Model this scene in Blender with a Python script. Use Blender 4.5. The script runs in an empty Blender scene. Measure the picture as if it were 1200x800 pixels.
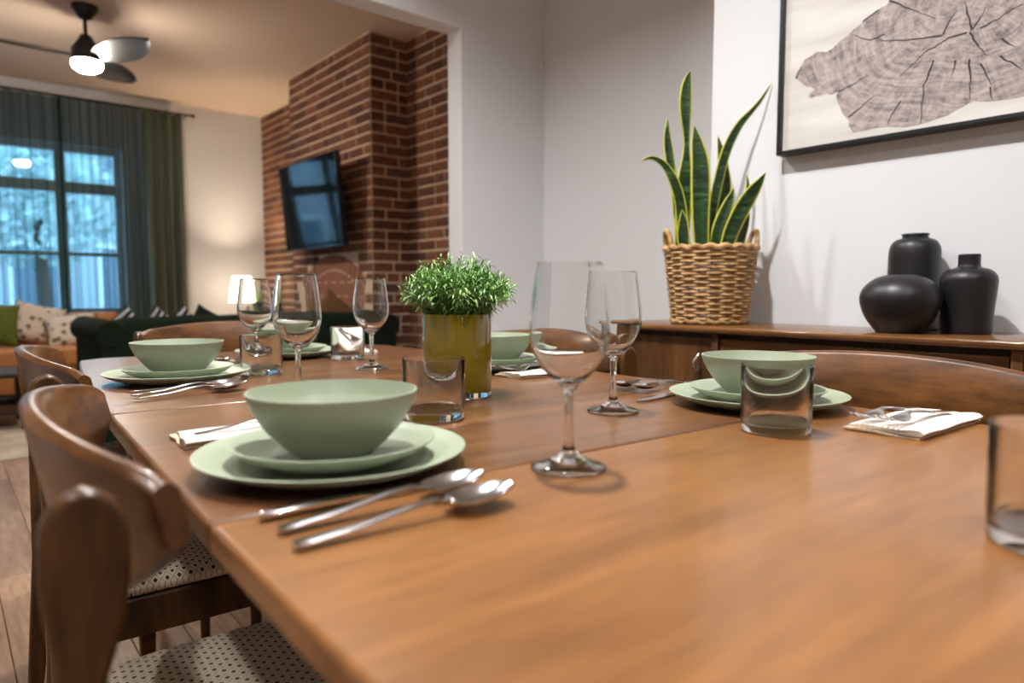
import bpy, bmesh, math, random
from mathutils import Vector, Matrix
random.seed(7)
S = bpy.context.scene
C = S.collection
PI = math.pi
R = math.radians

# ------------------------------------------------------------------ camera
cam_d = bpy.data.cameras.new('camera')
cam = bpy.data.objects.new('camera', cam_d); C.objects.link(cam)
cam.location = (0, 0, 0.925)
cam.rotation_euler = (R(90 - 4.29), 0, R(-40.0))
cam_d.sensor_width = 36; cam_d.lens = 24.0
cam_d.clip_start = 0.02
cam_d.dof.use_dof = True; cam_d.dof.focus_distance = 1.16; cam_d.dof.aperture_fstop = 2.9
cam_d.dof.aperture_blades = 9
S.camera = cam

# ------------------------------------------------------------------ world
W = bpy.data.worlds.new('world'); S.world = W; W.use_nodes = True
wn = W.node_tree.nodes; wl = W.node_tree.links
bg = wn['Background']; tc = wn.new('ShaderNodeTexCoord'); sp = wn.new('ShaderNodeSeparateXYZ')
mr = wn.new('ShaderNodeMapRange'); cr = wn.new('ShaderNodeValToRGB')
mr.inputs[1].default_value = -0.1; mr.inputs[2].default_value = 0.7
cr.color_ramp.elements[0].color = (0.44, 0.67, 0.88, 1); cr.color_ramp.elements[1].color = (0.30, 0.52, 0.78, 1)
wl.new(tc.outputs['Generated'], sp.inputs[0]); wl.new(sp.outputs['Z'], mr.inputs[0]); wl.new(mr.outputs[0], cr.inputs[0])
wl.new(cr.outputs[0], bg.inputs[0]); bg.inputs[1].default_value = 19.0

# ------------------------------------------------------------------ view
S.view_settings.view_transform = 'Standard'; S.view_settings.look = 'None'
S.view_settings.gamma = 1; S.view_settings.use_curve_mapping = False
S.view_settings.exposure = -0.2
cy = S.cycles
cy.max_bounces = 14; cy.transmission_bounces = 14; cy.glossy_bounces = 6; cy.diffuse_bounces = 5
cy.transparent_max_bounces = 24; cy.sample_clamp_indirect = 40.0; cy.blur_glossy = 0.1

# ------------------------------------------------------------------ light values
DOWNLIGHT_W = 15.0
FAN_L = 420.0
LAMP_W = 75.0

# ------------------------------------------------------------------ materials
def lin(c):
    return tuple(((v/255)/12.92 if v/255 <= 0.04045 else ((v/255+0.055)/1.055)**2.4) for v in c) + (1,)
def mat(name, rgb=None, rough=0.5, metal=0.0, **kw):
    m = bpy.data.materials.new(name); m.use_nodes = True
    b = m.node_tree.nodes['Principled BSDF']
    if rgb: b.inputs['Base Color'].default_value = lin(rgb)
    b.inputs['Roughness'].default_value = rough; b.inputs['Metallic'].default_value = metal
    for k, v in kw.items(): b.inputs[k.replace('_', ' ')].default_value = v
    return m
def nodes(m): return m.node_tree.nodes, m.node_tree.links, m.node_tree.nodes['Principled BSDF']
def N(m, t): return m.node_tree.nodes.new('ShaderNode' + t)
def ramp(m, stops):
    n = N(m, 'ValToRGB'); e = n.color_ramp.elements
    while len(e) < len(stops): e.new(0.5)
    for i, (p, c) in enumerate(stops): e[i].position = p; e[i].color = c if len(c) == 4 else lin(c)
    return n
def bump(m, src, strength, dist=0.002):
    n, l, b = nodes(m); bp = N(m, 'Bump'); bp.inputs['Strength'].default_value = strength; bp.inputs['Distance'].default_value = dist
    l.new(src, bp.inputs['Height']); l.new(bp.outputs[0], b.inputs['Normal'])
def coords(m, scale=(1, 1, 1), rot=(0, 0, 0), which='Object'):
    n, l, b = nodes(m); t = N(m, 'TexCoord'); mp = N(m, 'Mapping')
    mp.inputs['Scale'].default_value = scale; mp.inputs['Rotation'].default_value = rot
    l.new(t.outputs[which], mp.inputs[0]); return mp.outputs[0]
def noise(m, vec, scale, detail=4, rough=0.55, dist=0.0):
    n, l, b = nodes(m); x = N(m, 'TexNoise'); x.inputs['Scale'].default_value = scale; x.inputs['Detail'].default_value = detail
    x.inputs['Roughness'].default_value = rough; x.inputs['Distortion'].default_value = dist
    l.new(vec, x.inputs['Vector']); return x.outputs['Fac']
def mix(m, fac, a, b_, mode='MIX'):
    n, l, b = nodes(m); x = N(m, 'Mix'); x.data_type = 'RGBA'; x.blend_type = mode
    for s, v in ((0, fac), (6, a), (7, b_)):
        if hasattr(v, 'node'): l.new(v, x.inputs[s])
        else: x.inputs[s].default_value = v
    return x.outputs[2]
def math_(m, op, a, b_=0.0, c_=0.0):
    n, l, b = nodes(m); x = N(m, 'Math'); x.operation = op
    for i, v in enumerate((a, b_, c_)):
        if hasattr(v, 'node'): l.new(v, x.inputs[i])
        else: x.inputs[i].default_value = v
    return x.outputs[0]

def painted(name, rgb, rough=0.6):
    m = mat(name, rgb, rough); v = coords(m); f = noise(m, v, 180, 3); bump(m, f, 0.08, 0.001); return m
def wood(name, dark, light, axis='x', freq=9.0, stretch=9.0, rough=0.35, coat=0.0, rnd=0.0, lines=0.7):
    m = mat(name, light, rough); n, l, b = nodes(m)
    s = {'x': (1/stretch, 1, 1), 'y': (1, 1/stretch, 1), 'z': (1, 1, 1/stretch)}[axis]
    v = coords(m, s)
    if rnd:
        oi = N(m, 'ObjectInfo'); va = N(m, 'VectorMath'); va.operation = 'ADD'
        cx = N(m, 'CombineXYZ'); mu = math_(m, 'MULTIPLY', oi.outputs['Random'], 37.0)
        for i in range(3): l.new(mu, cx.inputs[i])
        l.new(v, va.inputs[0]); l.new(cx.outputs[0], va.inputs[1]); v = va.outputs[0]
    f1 = noise(m, v, freq, 5, 0.6, 0.8)
    f2 = noise(m, v, freq*9, 3, 0.6)
    f = math_(m, 'ADD', math_(m, 'MULTIPLY', f1, 1-lines*0.5), math_(m, 'MULTIPLY', f2, lines*0.5))
    r = ramp(m, [(0.39, dark), (0.51, tuple((a+c)/2 for a, c in zip(dark, light))), (0.63, light)])
    l.new(f, r.inputs[0]); col = r.outputs[0]
    if rnd:
        g = math_(m, 'MULTIPLY_ADD', oi.outputs['Random'], rnd, 1-rnd/2)
        cb = N(m, 'CombineColor')
        for i in range(3): l.new(g, cb.inputs[i])
        col = mix(m, 1.0, col, cb.outputs[0], 'MULTIPLY')
    l.new(col, b.inputs['Base Color'])
    b.inputs['Coat Weight'].default_value = coat; b.inputs['Coat Roughness'].default_value = 0.12
    bump(m, f2, 0.06, 0.001); b.inputs['Specular IOR Level'].default_value = 0.4
    return m

M = {}
M['wall'] = painted('white_wall_paint', (216, 218, 221))
M['ceiling'] = painted('ceiling_paint', (222, 218, 210), 0.7)
M['ceiling_bounce'] = painted('ceiling_warm_bounce', (222, 201, 180), 0.7)  # warm bounce from floor, leather and brick put into the ceiling colour
M['trim'] = painted('white_trim_paint', (226, 224, 220), 0.4)
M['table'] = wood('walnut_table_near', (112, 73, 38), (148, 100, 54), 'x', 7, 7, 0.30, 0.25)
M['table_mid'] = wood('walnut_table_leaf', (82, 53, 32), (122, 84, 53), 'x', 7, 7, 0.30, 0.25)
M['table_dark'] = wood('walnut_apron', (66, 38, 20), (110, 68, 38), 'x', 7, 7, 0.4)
M['chair'] = wood('walnut_chair', (50, 31, 13), (92, 60, 28), 'z', 12, 6, 0.34, 0.12)
M['chair_h'] = wood('walnut_chair_back', (62, 36, 13), (118, 74, 32), 'y', 9, 6, 0.32, 0.12)
M['sideboard'] = wood('walnut_sideboard', (68, 42, 20), (116, 77, 41), 'y', 8, 7, 0.35, 0.2)
M['sideboard_top'] = wood('walnut_sideboard_top', (82, 52, 27), (128, 86, 48), 'y', 8, 7, 0.25, 0.4)
M['side_v'] = wood('walnut_door', (60, 37, 18), (104, 69, 36), 'z', 8, 7, 0.35, 0.2)
M['floor'] = wood('oak_floor_plank', (146, 108, 76), (200, 160, 122), 'y', 10, 10, 0.38, 0.1, 0.35)
M['darkwood'] = wood('dark_stained_wood', (40, 24, 14), (84, 52, 30), 'z', 10, 7, 0.4)
M['joint'] = mat('floor_joint', (58, 38, 24), 0.8)
M['black'] = mat('black_paint', (14, 14, 15), 0.4)
M['sage'] = mat('sage_glaze', (146, 156, 134), 0.38)
M['steel'] = mat('polished_steel', (205, 205, 208), 0.12, 1.0)
M['pull'] = mat('brushed_nickel', (170, 165, 158), 0.3, 1.0)
M['vase'] = mat('matte_black_ceramic', (24, 24, 26), 0.42)
M['screen'] = mat('dark_screen', (5, 6, 8), 0.06, Specular_IOR_Level=1.0)
M['linen'] = mat('white_linen', (214, 207, 199), 0.9)
M['linen_edge'] = mat('beige_linen_hem', (196, 170, 140), 0.9)
M['soil'] = mat('dark_soil', (38, 28, 20), 0.95)
M['olive'] = mat('olive_glaze', (130, 112, 14), 0.10, Coat_Weight=0.6, Coat_Roughness=0.03)
M['mortar'] = painted('lime_mortar', (226, 200, 170), 0.95)
m = M['brick'] = mat('red_brown_brick', (120, 70, 50), 0.9); n, l, b = nodes(m)
oi = N(m, 'ObjectInfo'); r = ramp(m, [(0.0, (100, 64, 50)), (0.45, (138, 90, 68)), (0.8, (160, 108, 80)), (1.0, (116, 90, 78))])
l.new(oi.outputs['Random'], r.inputs[0]); v = coords(m); f = noise(m, v, 34, 5)
rr = ramp(m, [(0.3, (150, 140, 135)), (0.7, (255, 250, 245))]); l.new(f, rr.inputs[0])
l.new(mix(m, 1.0, r.outputs[0], rr.outputs[0], 'MULTIPLY'), b.inputs['Base Color']); bump(m, f, 0.5, 0.004)
m = M['brick_pale'] = mat('pale_infill_brick', (150, 100, 78), 0.9)
v = coords(m); bump(m, noise(m, v, 40, 5), 0.4, 0.004)

# glass
def glass(name, tint=(1, 1, 1, 1), rough=0.0, ior=1.47):
    m = bpy.data.materials.new(name); m.use_nodes = True; n = m.node_tree.nodes; l = m.node_tree.links
    n.remove(n['Principled BSDF']); g = n.new('ShaderNodeBsdfGlass'); g.inputs['Color'].default_value = tint
    g.inputs['Roughness'].default_value = rough; g.inputs['IOR'].default_value = ior
    l.new(g.outputs[0], n['Material Output'].inputs[0]); return m
M['glass'] = glass('clear_glass', (0.985, 0.99, 0.99, 1))
m = M['pane'] = bpy.data.materials.new('window_glass'); m.use_nodes = True; n = m.node_tree.nodes; l = m.node_tree.links
n.remove(n['Principled BSDF']); t = n.new('ShaderNodeBsdfTransparent'); g = n.new('ShaderNodeBsdfGlossy'); g.inputs['Roughness'].default_value = 0.02
mx = n.new('ShaderNodeMixShader'); mx.inputs[0].default_value = 0.09; t.inputs[0].default_value = (0.88, 0.95, 0.95, 1)
l.new(t.outputs[0], mx.inputs[1]); l.new(g.outputs[0], mx.inputs[2]); l.new(mx.outputs[0], n['Material Output'].inputs[0])

def sheer(name, rgb, through):
    m = bpy.data.materials.new(name); m.use_nodes = True; n = m.node_tree.nodes; l = m.node_tree.links
    n.remove(n['Principled BSDF'])
    d = n.new('ShaderNodeBsdfDiffuse'); tl = n.new('ShaderNodeBsdfTranslucent'); tp = n.new('ShaderNodeBsdfTransparent')
    d.inputs[0].default_value = lin(rgb); tl.inputs[0].default_value = lin(rgb); tp.inputs[0].default_value = (0.80, 0.92, 1.0, 1)
    a = n.new('ShaderNodeMixShader'); a.inputs[0].default_value = 0.35
    l.new(d.outputs[0], a.inputs[1]); l.new(tl.outputs[0], a.inputs[2])
    c = n.new('ShaderNodeMixShader'); lw = n.new('ShaderNodeLayerWeight'); lw.inputs[0].default_value = 0.5   # woven cloth closes up when seen at a slant
    mr_ = n.new('ShaderNodeMapRange'); mr_.inputs[1].default_value = 0.0; mr_.inputs[2].default_value = 1.0; mr_.inputs[3].default_value = through; mr_.inputs[4].default_value = 0.0
    l.new(lw.outputs['Facing'], mr_.inputs[0]); l.new(mr_.outputs[0], c.inputs[0])
    l.new(a.outputs[0], c.inputs[1]); l.new(tp.outputs[0], c.inputs[2]); l.new(c.outputs[0], n['Material Output'].inputs[0])
    return m
M['sheer'] = sheer('green_sheer_voile', (40, 54, 44), 0.46)
M['drape'] = mat('green_drape_cloth', (82, 90, 74), 0.9)
def emit(name, rgb, s):
    m = bpy.data.materials.new(name); m.use_nodes = True; n = m.node_tree.nodes; l = m.node_tree.links
    n.remove(n['Principled BSDF']); e = n.new('ShaderNodeEmission'); e.inputs[0].default_value = rgb; e.inputs[1].default_value = s
    l.new(e.outputs[0], n['Material Output'].inputs[0]); return m
M['diffuser'] = emit('lit_diffuser', (1, 0.97, 0.93, 1), 18)
M['fan_diffuser'] = emit('lit_fan_diffuser', (1, 0.88, 0.74, 1), FAN_L)
M['shade'] = emit('lit_lamp_shade', (1, 0.80, 0.58, 1), 9.0)

# fabrics
def fabric(name, rgb, sc=600, rough=0.9, sheen=0.0):
    m = mat(name, rgb, rough); v = coords(m); bump(m, noise(m, v, sc, 2), 0.3, 0.001)
    m.node_tree.nodes['Principled BSDF'].inputs['Sheen Weight'].default_value = sheen; return m
M['velvet'] = fabric('dark_green_velvet', (22, 33, 22), 300, 1.0, 0.0)
M['velvet'].node_tree.nodes['Principled BSDF'].inputs['Specular IOR Level'].default_value = 0.12
m = M['leather'] = mat('tan_leather', (186, 126, 78), 0.45); v = coords(m); bump(m, noise(m, v, 90, 4), 0.2, 0.002)
M['tan_cloth'] = fabric('tan_cloth', (120, 84, 52))
M['charcoal_cloth'] = fabric('charcoal_cloth', (22, 24, 26))
m = M['stripe'] = mat('black_white_stripe', (30, 30, 32), 0.9); n, l, b = nodes(m)
v = coords(m); w = N(m, 'TexWave'); w.inputs['Scale'].default_value = 9; w.inputs['Distortion'].default_value = 1.5; l.new(v, w.inputs[0])
r = ramp(m, [(0.55, (20, 20, 23)), (0.66, (190, 190, 192))]); l.new(w.outputs['Fac'], r.inputs[0]); l.new(r.outputs[0], b.inputs['Base Color'])
m = M['green_knit'] = mat('green_knit', (92, 104, 34), 0.95); n, l, b = nodes(m)
v = coords(m, (1, 1, 1)); w = N(m, 'TexChecker'); w.inputs['Scale'].default_value = 60; w.inputs[1].default_value = lin((108, 122, 42)); w.inputs[2].default_value = lin((58, 72, 22))
l.new(v, w.inputs[0]); l.new(w.outputs[0], b.inputs['Base Color'])
m = M['floral'] = mat('cream_floral_cloth', (214, 200, 184), 0.95); n, l, b = nodes(m)
v = coords(m); w = N(m, 'TexVoronoi'); w.inputs['Scale'].default_value = 17; l.new(v, w.inputs['Vector'])
r = ramp(m, [(0.26, (112, 94, 84)), (0.42, (214, 202, 188))]); l.new(w.outputs['Distance'], r.inputs[0]); l.new(r.outputs[0], b.inputs['Base Color'])
m = M['rug'] = mat('cream_rug', (196, 184, 164), 0.98); v = coords(m); f = noise(m, v, 6, 6); n, l, b = nodes(m)
r = ramp(m, [(0.35, (170, 156, 134)), (0.65, (206, 196, 178))]); l.new(f, r.inputs[0]); l.new(r.outputs[0], b.inputs['Base Color']); bump(m, noise(m, v, 250, 2), 0.6, 0.004)
# lattice seat cloth: cream with a brown motif in each diamond
m = M['lattice'] = mat('cream_lattice_cloth', (206, 194, 172), 0.9); n, l, b = nodes(m)
t = N(m, 'TexCoord'); sx = N(m, 'SeparateXYZ'); l.new(t.outputs['Object'], sx.inputs[0])
ss = 0.0185
p = math_(m, 'FRACT', math_(m, 'DIVIDE', math_(m, 'ADD', sx.outputs[0], sx.outputs[1]), ss))
q = math_(m, 'FRACT', math_(m, 'DIVIDE', math_(m, 'SUBTRACT', sx.outputs[0], sx.outputs[1]), ss))
pa = math_(m, 'ABSOLUTE', math_(m, 'SUBTRACT', p, 0.5)); qa = math_(m, 'ABSOLUTE', math_(m, 'SUBTRACT', q, 0.5))
mot = math_(m, 'LESS_THAN', math_(m, 'MAXIMUM', pa, qa), 0.21)
lt = math_(m, 'GREATER_THAN', math_(m, 'MAXIMUM', pa, qa), 0.44)
c1 = mix(m, lt, lin((206, 194, 172)), lin((160, 146, 122))); c2 = mix(m, mot, c1, lin((58, 36, 26)))
l.new(c2, b.inputs['Base Color'])
# wicker
m = M['wicker'] = mat('tan_wicker', (176, 134, 84), 0.6); n, l, b = nodes(m)
v = coords(m); f = noise(m, v, 40, 4); r = ramp(m, [(0.3, (136, 98, 54)), (0.7, (202, 164, 112))]); l.new(f, r.inputs[0]); l.new(r.outputs[0], b.inputs['Base Color'])
# snake plant: vertex attribute 'edge' gives the yellow margin
m = M['snake'] = mat('variegated_leaf', (40, 78, 34), 0.42); n, l, b = nodes(m)
at = N(m, 'Attribute'); at.attribute_name = 'edge'; v = coords(m, (0.22, 0.22, 1.6)); f = noise(m, v, 46, 4, 0.6, 1.6)
r = ramp(m, [(0.36, (14, 32, 16)), (0.54, (36, 66, 28)), (0.70, (76, 108, 58))]); l.new(f, r.inputs[0])
r2 = ramp(m, [(0.80, (0, 0, 0)), (0.88, (255, 255, 255))]); l.new(at.outputs['Fac'], r2.inputs[0])
l.new(mix(m, r2.outputs[0], r.outputs[0], lin((196, 196, 66))), b.inputs['Base Color'])
m = M['leaf'] = mat('small_green_leaf', (86, 140, 52), 0.5); n, l, b = nodes(m)
at = N(m, 'Attribute'); at.attribute_name = 'tone'; r = ramp(m, [(0.0, (58, 100, 44)), (0.5, (112, 160, 76)), (1.0, (172, 206, 126))])
l.new(at.outputs['Fac'], r.inputs[0]); l.new(r.outputs[0], b.inputs['Base Color'])
M['tree_leaf'] = mat('outdoor_leaf', (170, 186, 180), 0.7)
M['facade'] = painted('pale_facade', (168, 172, 176), 0.9)
M['far_pane'] = mat('grey_window_pane', (96, 108, 120), 0.3)
M['bark'] = mat('bark', (70, 56, 46), 0.9)

# ------------------------------------------------------------------ mesh helpers
class MB:
    def __init__(s): s.v = []; s.f = []; s.att = []
    def add(s, vs, fs, att=None):
        k = len(s.v); s.v += [tuple(x) for x in vs]; s.f += [tuple(i+k for i in f) for f in fs]
        s.att += att if att is not None else [0.0]*len(vs)
    def box(s, x0, x1, y0, y1, z0, z1):
        s.add([(x0,y0,z0),(x1,y0,z0),(x1,y1,z0),(x0,y1,z0),(x0,y0,z1),(x1,y0,z1),(x1,y1,z1),(x0,y1,z1)],
              [(3,2,1,0),(4,5,6,7),(0,1,5,4),(1,2,6,5),(2,3,7,6),(3,0,4,7)])
    def lathe(s, prof, n=40, cx=0, cy=0, close=False):
        vs = []; fs = []; k = len(prof)
        idx = []
        for (r, z) in prof:
            if r < 1e-6: idx.append([len(vs)]); vs.append((cx, cy, z))
            else:
                idx.append(list(range(len(vs), len(vs)+n)))
                vs += [(cx+r*math.cos(2*PI*j/n), cy+r*math.sin(2*PI*j/n), z) for j in range(n)]
        rng = range(k) if close else range(k-1)
        for i in rng:
            a, b_ = idx[i], idx[(i+1) % k]
            for j in range(n):
                j2 = (j+1) % n
                if len(a) == 1 and len(b_) == 1: continue
                if len(a) == 1: fs.append((a[0], b_[j2], b_[j]))
                elif len(b_) == 1: fs.append((a[j], a[j2], b_[0]))
                else: fs.append((a[j], a[j2], b_[j2], b_[j]))
        s.add(vs, fs)
    def tube(s, pts, rad, n=8, closed=False):
        pts = [Vector(p) for p in pts]; k = len(pts)
        rads = rad if isinstance(rad, (list, tuple)) else [rad]*k
        vs = []; fs = []; up = None
        for i, p in enumerate(pts):
            a = pts[(i-1) % k] if (i > 0 or closed) else p; b_ = pts[(i+1) % k] if (i < k-1 or closed) else p
            t = (b_-a).normalized()
            if up is None: up = Vector((0,0,1)) if abs(t.z) < 0.9 else Vector((1,0,0))
            x = t.cross(up); 
            if x.length < 1e-6: x = t.orthogonal()
            x.normalize(); y = x.cross(t).normalized(); up = y
            for j in range(n):
                q = 2*PI*j/n; vs.append(p + rads[i]*(math.cos(q)*x + math.sin(q)*y))
        for i in range(k if closed else k-1):
            i2 = (i+1) % k
            for j in range(n): j2 = (j+1) % n; fs.append((i*n+j, i*n+j2, i2*n+j2, i2*n+j))
        if not closed: fs.append(tuple(reversed(range(n)))); fs.append(tuple((k-1)*n+j for j in range(n)))
        s.add(vs, fs)
    def loft(s, rings, caps=True, wrap=False):
        n = len(rings[0]); vs = [p for r_ in rings for p in r_]; fs = []; k = len(rings)
        for i in range(k if wrap else k-1):
            i2 = (i+1) % k
            for j in range(n): j2 = (j+1) % n; fs.append((i*n+j, i*n+j2, i2*n+j2, i2*n+j))
        if caps and not wrap: fs.append(tuple(reversed(range(n)))); fs.append(tuple((k-1)*n+j for j in range(n)))
        s.add(vs, fs)
    def prism(s, poly, axis, a0, a1):
        n = len(poly)
        def P(u, v, a): return {'x': (a,u,v), 'y': (u,a,v), 'z': (u,v,a)}[axis]
        vs = [P(u,v,a0) for u,v in poly] + [P(u,v,a1) for u,v in poly]
        fs = [tuple(range(n)), tuple(reversed(range(n,2*n)))] + [(i,n+i,n+(i+1)%n,(i+1)%n) for i in range(n)]
        s.add(vs, fs)
    def sheet(s, rows, t):          # closed slab from a grid of points, thickness t downwards
        nu = len(rows); nv = len(rows[0]); top = [Vector(p) for r_ in rows for p in r_]
        bot = [p - Vector((0,0,t)) for p in top]; vs = top + bot; o = nu*nv; fs = []
        for i in range(nu-1):
            for j in range(nv-1):
                a, b_, c_, d = i*nv+j, i*nv+j+1, (i+1)*nv+j+1, (i+1)*nv+j
                fs.append((a,b_,c_,d)); fs.append((o+d,o+c_,o+b_,o+a))
        def side(l_):
            for a, b_ in zip(l_[:-1], l_[1:]): fs.append((a, o+a, o+b_, b_))
        side([i*nv for i in range(nu)]); side([(nu-1)*nv+j for j in range(nv)])
        side([(nu-1-i)*nv+nv-1 for i in range(nu)]); side([nv-1-j for j in range(nv)])
        s.add(vs, fs)
    def mesh(s, name, m, smooth=True, angle=40, att=None):
        me = bpy.data.meshes.new(name); me.from_pydata(s.v, [], s.f); me.materials.append(m)
        bm = bmesh.new(); bm.from_mesh(me); bmesh.ops.recalc_face_normals(bm, faces=bm.faces[:]); bm.to_mesh(me); bm.free()
        if att:
            a = me.attributes.new(att, 'FLOAT', 'POINT')
            for i, v in enumerate(s.att): a.data[i].value = v
        if smooth:
            for p in me.polygons: p.use_smooth = True
            me.set_sharp_from_angle(angle=R(angle))
        return me
    def obj(s, name, m, parent=None, bevel=0, seg=2, sub=0, **kw):
        o = bpy.data.objects.new(name, s.mesh(name, m, **kw)); C.objects.link(o); o.parent = parent
        if bevel:
            b = o.modifiers.new('bevel', 'BEVEL'); b.width = bevel; b.segments = seg; b.limit_method = 'ANGLE'; b.angle_limit = R(40)
        if sub:
            b = o.modifiers.new('sub', 'SUBSURF'); b.levels = sub; b.render_levels = sub
        return o
def box(name, m, x0, x1, y0, y1, z0, z1, parent=None, bevel=0, **kw):
    b = MB(); b.box(x0,x1,y0,y1,z0,z1); return b.obj(name, m, parent, bevel, **kw)
def thing(name, label, cat, loc=(0,0,0), rz=0, group=None):
    o = bpy.data.objects.new(name, None); C.objects.link(o); o.empty_display_size = 0.05
    o.location = loc; o.rotation_euler = (0,0,rz); return tag(o, label, cat, group)
def tag(o, label, cat, group=None):
    o['label'] = label; o['category'] = cat
    if group: o['group'] = group
    return o
def struct(o): o['kind'] = 'structure'; return o
def dup(root, loc, rz, label, group=None):
    r_ = root.copy(); C.objects.link(r_); r_.location = loc; r_.rotation_euler = (0,0,rz); r_['label'] = label
    if group: r_['group'] = group
    for ch in list(root.children):
        c_ = ch.copy(); C.objects.link(c_); c_.parent = r_
        for g_ in list(ch.children): d = g_.copy(); C.objects.link(d); d.parent = c_
    return r_

# ================================================================== SETTING
CH = 2.72                                   # ceiling height
XR, XC = 2.67, 2.05                         # recess wall, dining chimney breast
Y0, Y1 = 2.90, 3.02                         # dividing wall with the wide opening
YW = 7.26                                   # window wall inner face
XL, YB = -1.9, -2.5
struct(box('wall_right', M['wall'], XC, XR+0.1, YB, 1.383, 0, CH))
struct(box('wall_recess', M['wall'], XR, XR+0.1, 1.383, Y1, 0, CH))
mb = MB(); mb.box(2.095, XR+0.1, Y0, Y1, 0, CH); mb.box(XL, 2.095, Y0, Y1, 2.25, CH); mb.box(XL-0.1, -0.75, Y0, Y1, 0, 2.25)
struct(mb.obj('wall_opening', M['wall'], bevel=0.004))
M['wall_taupe'] = painted('taupe_wall_paint', (186, 182, 178))
struct(box('wall_left', M['wall_taupe'], XL-0.1, XL, YB, YW, 0, CH))
struct(box('wall_back', M['wall_taupe'], XL, XR+0.1, YB-0.1, YB, 0, CH))
# window wall with a hole
WX0, WX1, WZ0, WZ1 = -0.75, 1.37, 0.70, 2.22
mb = MB(); t2 = YW+0.22
mb.box(XL-0.1, WX0, YW, t2, 0, CH); mb.box(WX1, 2.9, YW, t2, 0, CH); mb.box(WX0, WX1, YW, t2, 0, WZ0); mb.box(WX0, WX1, YW, t2, WZ1, CH)
struct(mb.obj('wall_window', M['wall']))
struct(box('ceiling', M['ceiling'], XL-0.1, 2.9, YB-0.1, Y0+0.06, CH, CH+0.12))
struct(box('ceiling_living', M['ceiling_bounce'], XL-0.1, 2.9, Y0+0.06, YW+0.22, CH, CH+0.12))
mb = MB(); mb.box(XL, 2.68, YW-0.02, YW, 0, 0.14)
struct(mb.obj('baseboard_window', M['trim'], bevel=0.004))

# floor: planks along the length of the house
fl = struct(box('floor', M['joint'], XL-0.1, 2.9, YB-0.1, YW+0.22, -0.12, -0.004))
pw = 0.125; plank_mesh = {}
def piece_mesh(kind, name, m, dx, dy, dz, bev=0.0012, top=True):
    key = (kind, round(dx,3), round(dy,3), round(dz,3))
    if key not in plank_mesh:
        b = MB(); e = bev
        b.add([(-dx/2,-dy/2,-dz),(dx/2,-dy/2,-dz),(dx/2,dy/2,-dz),(-dx/2,dy/2,-dz),
               (-dx/2,-dy/2,-e),(dx/2,-dy/2,-e),(dx/2,dy/2,-e),(-dx/2,dy/2,-e),
               (-dx/2+e,-dy/2+e,0),(dx/2-e,-dy/2+e,0),(dx/2-e,dy/2-e,0),(-dx/2+e,dy/2-e,0)],
              [(3,2,1,0),(8,9,10,11)] + [q for k in (0,4) for q in [(k,k+1,k+5,k+4),(k+1,k+2,k+6,k+5),(k+2,k+3,k+7,k+6),(k+3,k,k+4,k+7)]])
        plank_mesh[key] = b.mesh(name, m, smooth=False)
    return plank_mesh[key]
rest = MB(); nplank = 0
k = 0; x = XL
while x < 2.66:
    w_ = min(pw, 2.67-x); y = YB - [0, 0.62, 0.3, 0.95, 0.5][k % 5]; L = 1.45
    while y < YW:
        ya, yb = max(y, YB), min(y+L, YW)
        if yb-ya > 0.05:
            visible = (-0.6 < x < 2.2) and yb > 0.2 and nplank < 300
            if visible:
                o = bpy.data.objects.new('plank', piece_mesh('plank', 'plank', M['floor'], w_-0.002, round(yb-ya,2)-0.002, 0.004))
                C.objects.link(o); o.parent = fl; o.location = (x+w_/2, (ya+yb)/2, 0); nplank += 1
            else:
                rest.box(x+0.001, x+w_-0.001, ya+0.001, yb-0.001, -0.004, 0)
        y += L
    x += pw; k += 1
o = rest.obj('planks_beyond', M['floor'], fl, smooth=False); o.name = 'plank_field'; o['kind'] = 'stuff'

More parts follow.
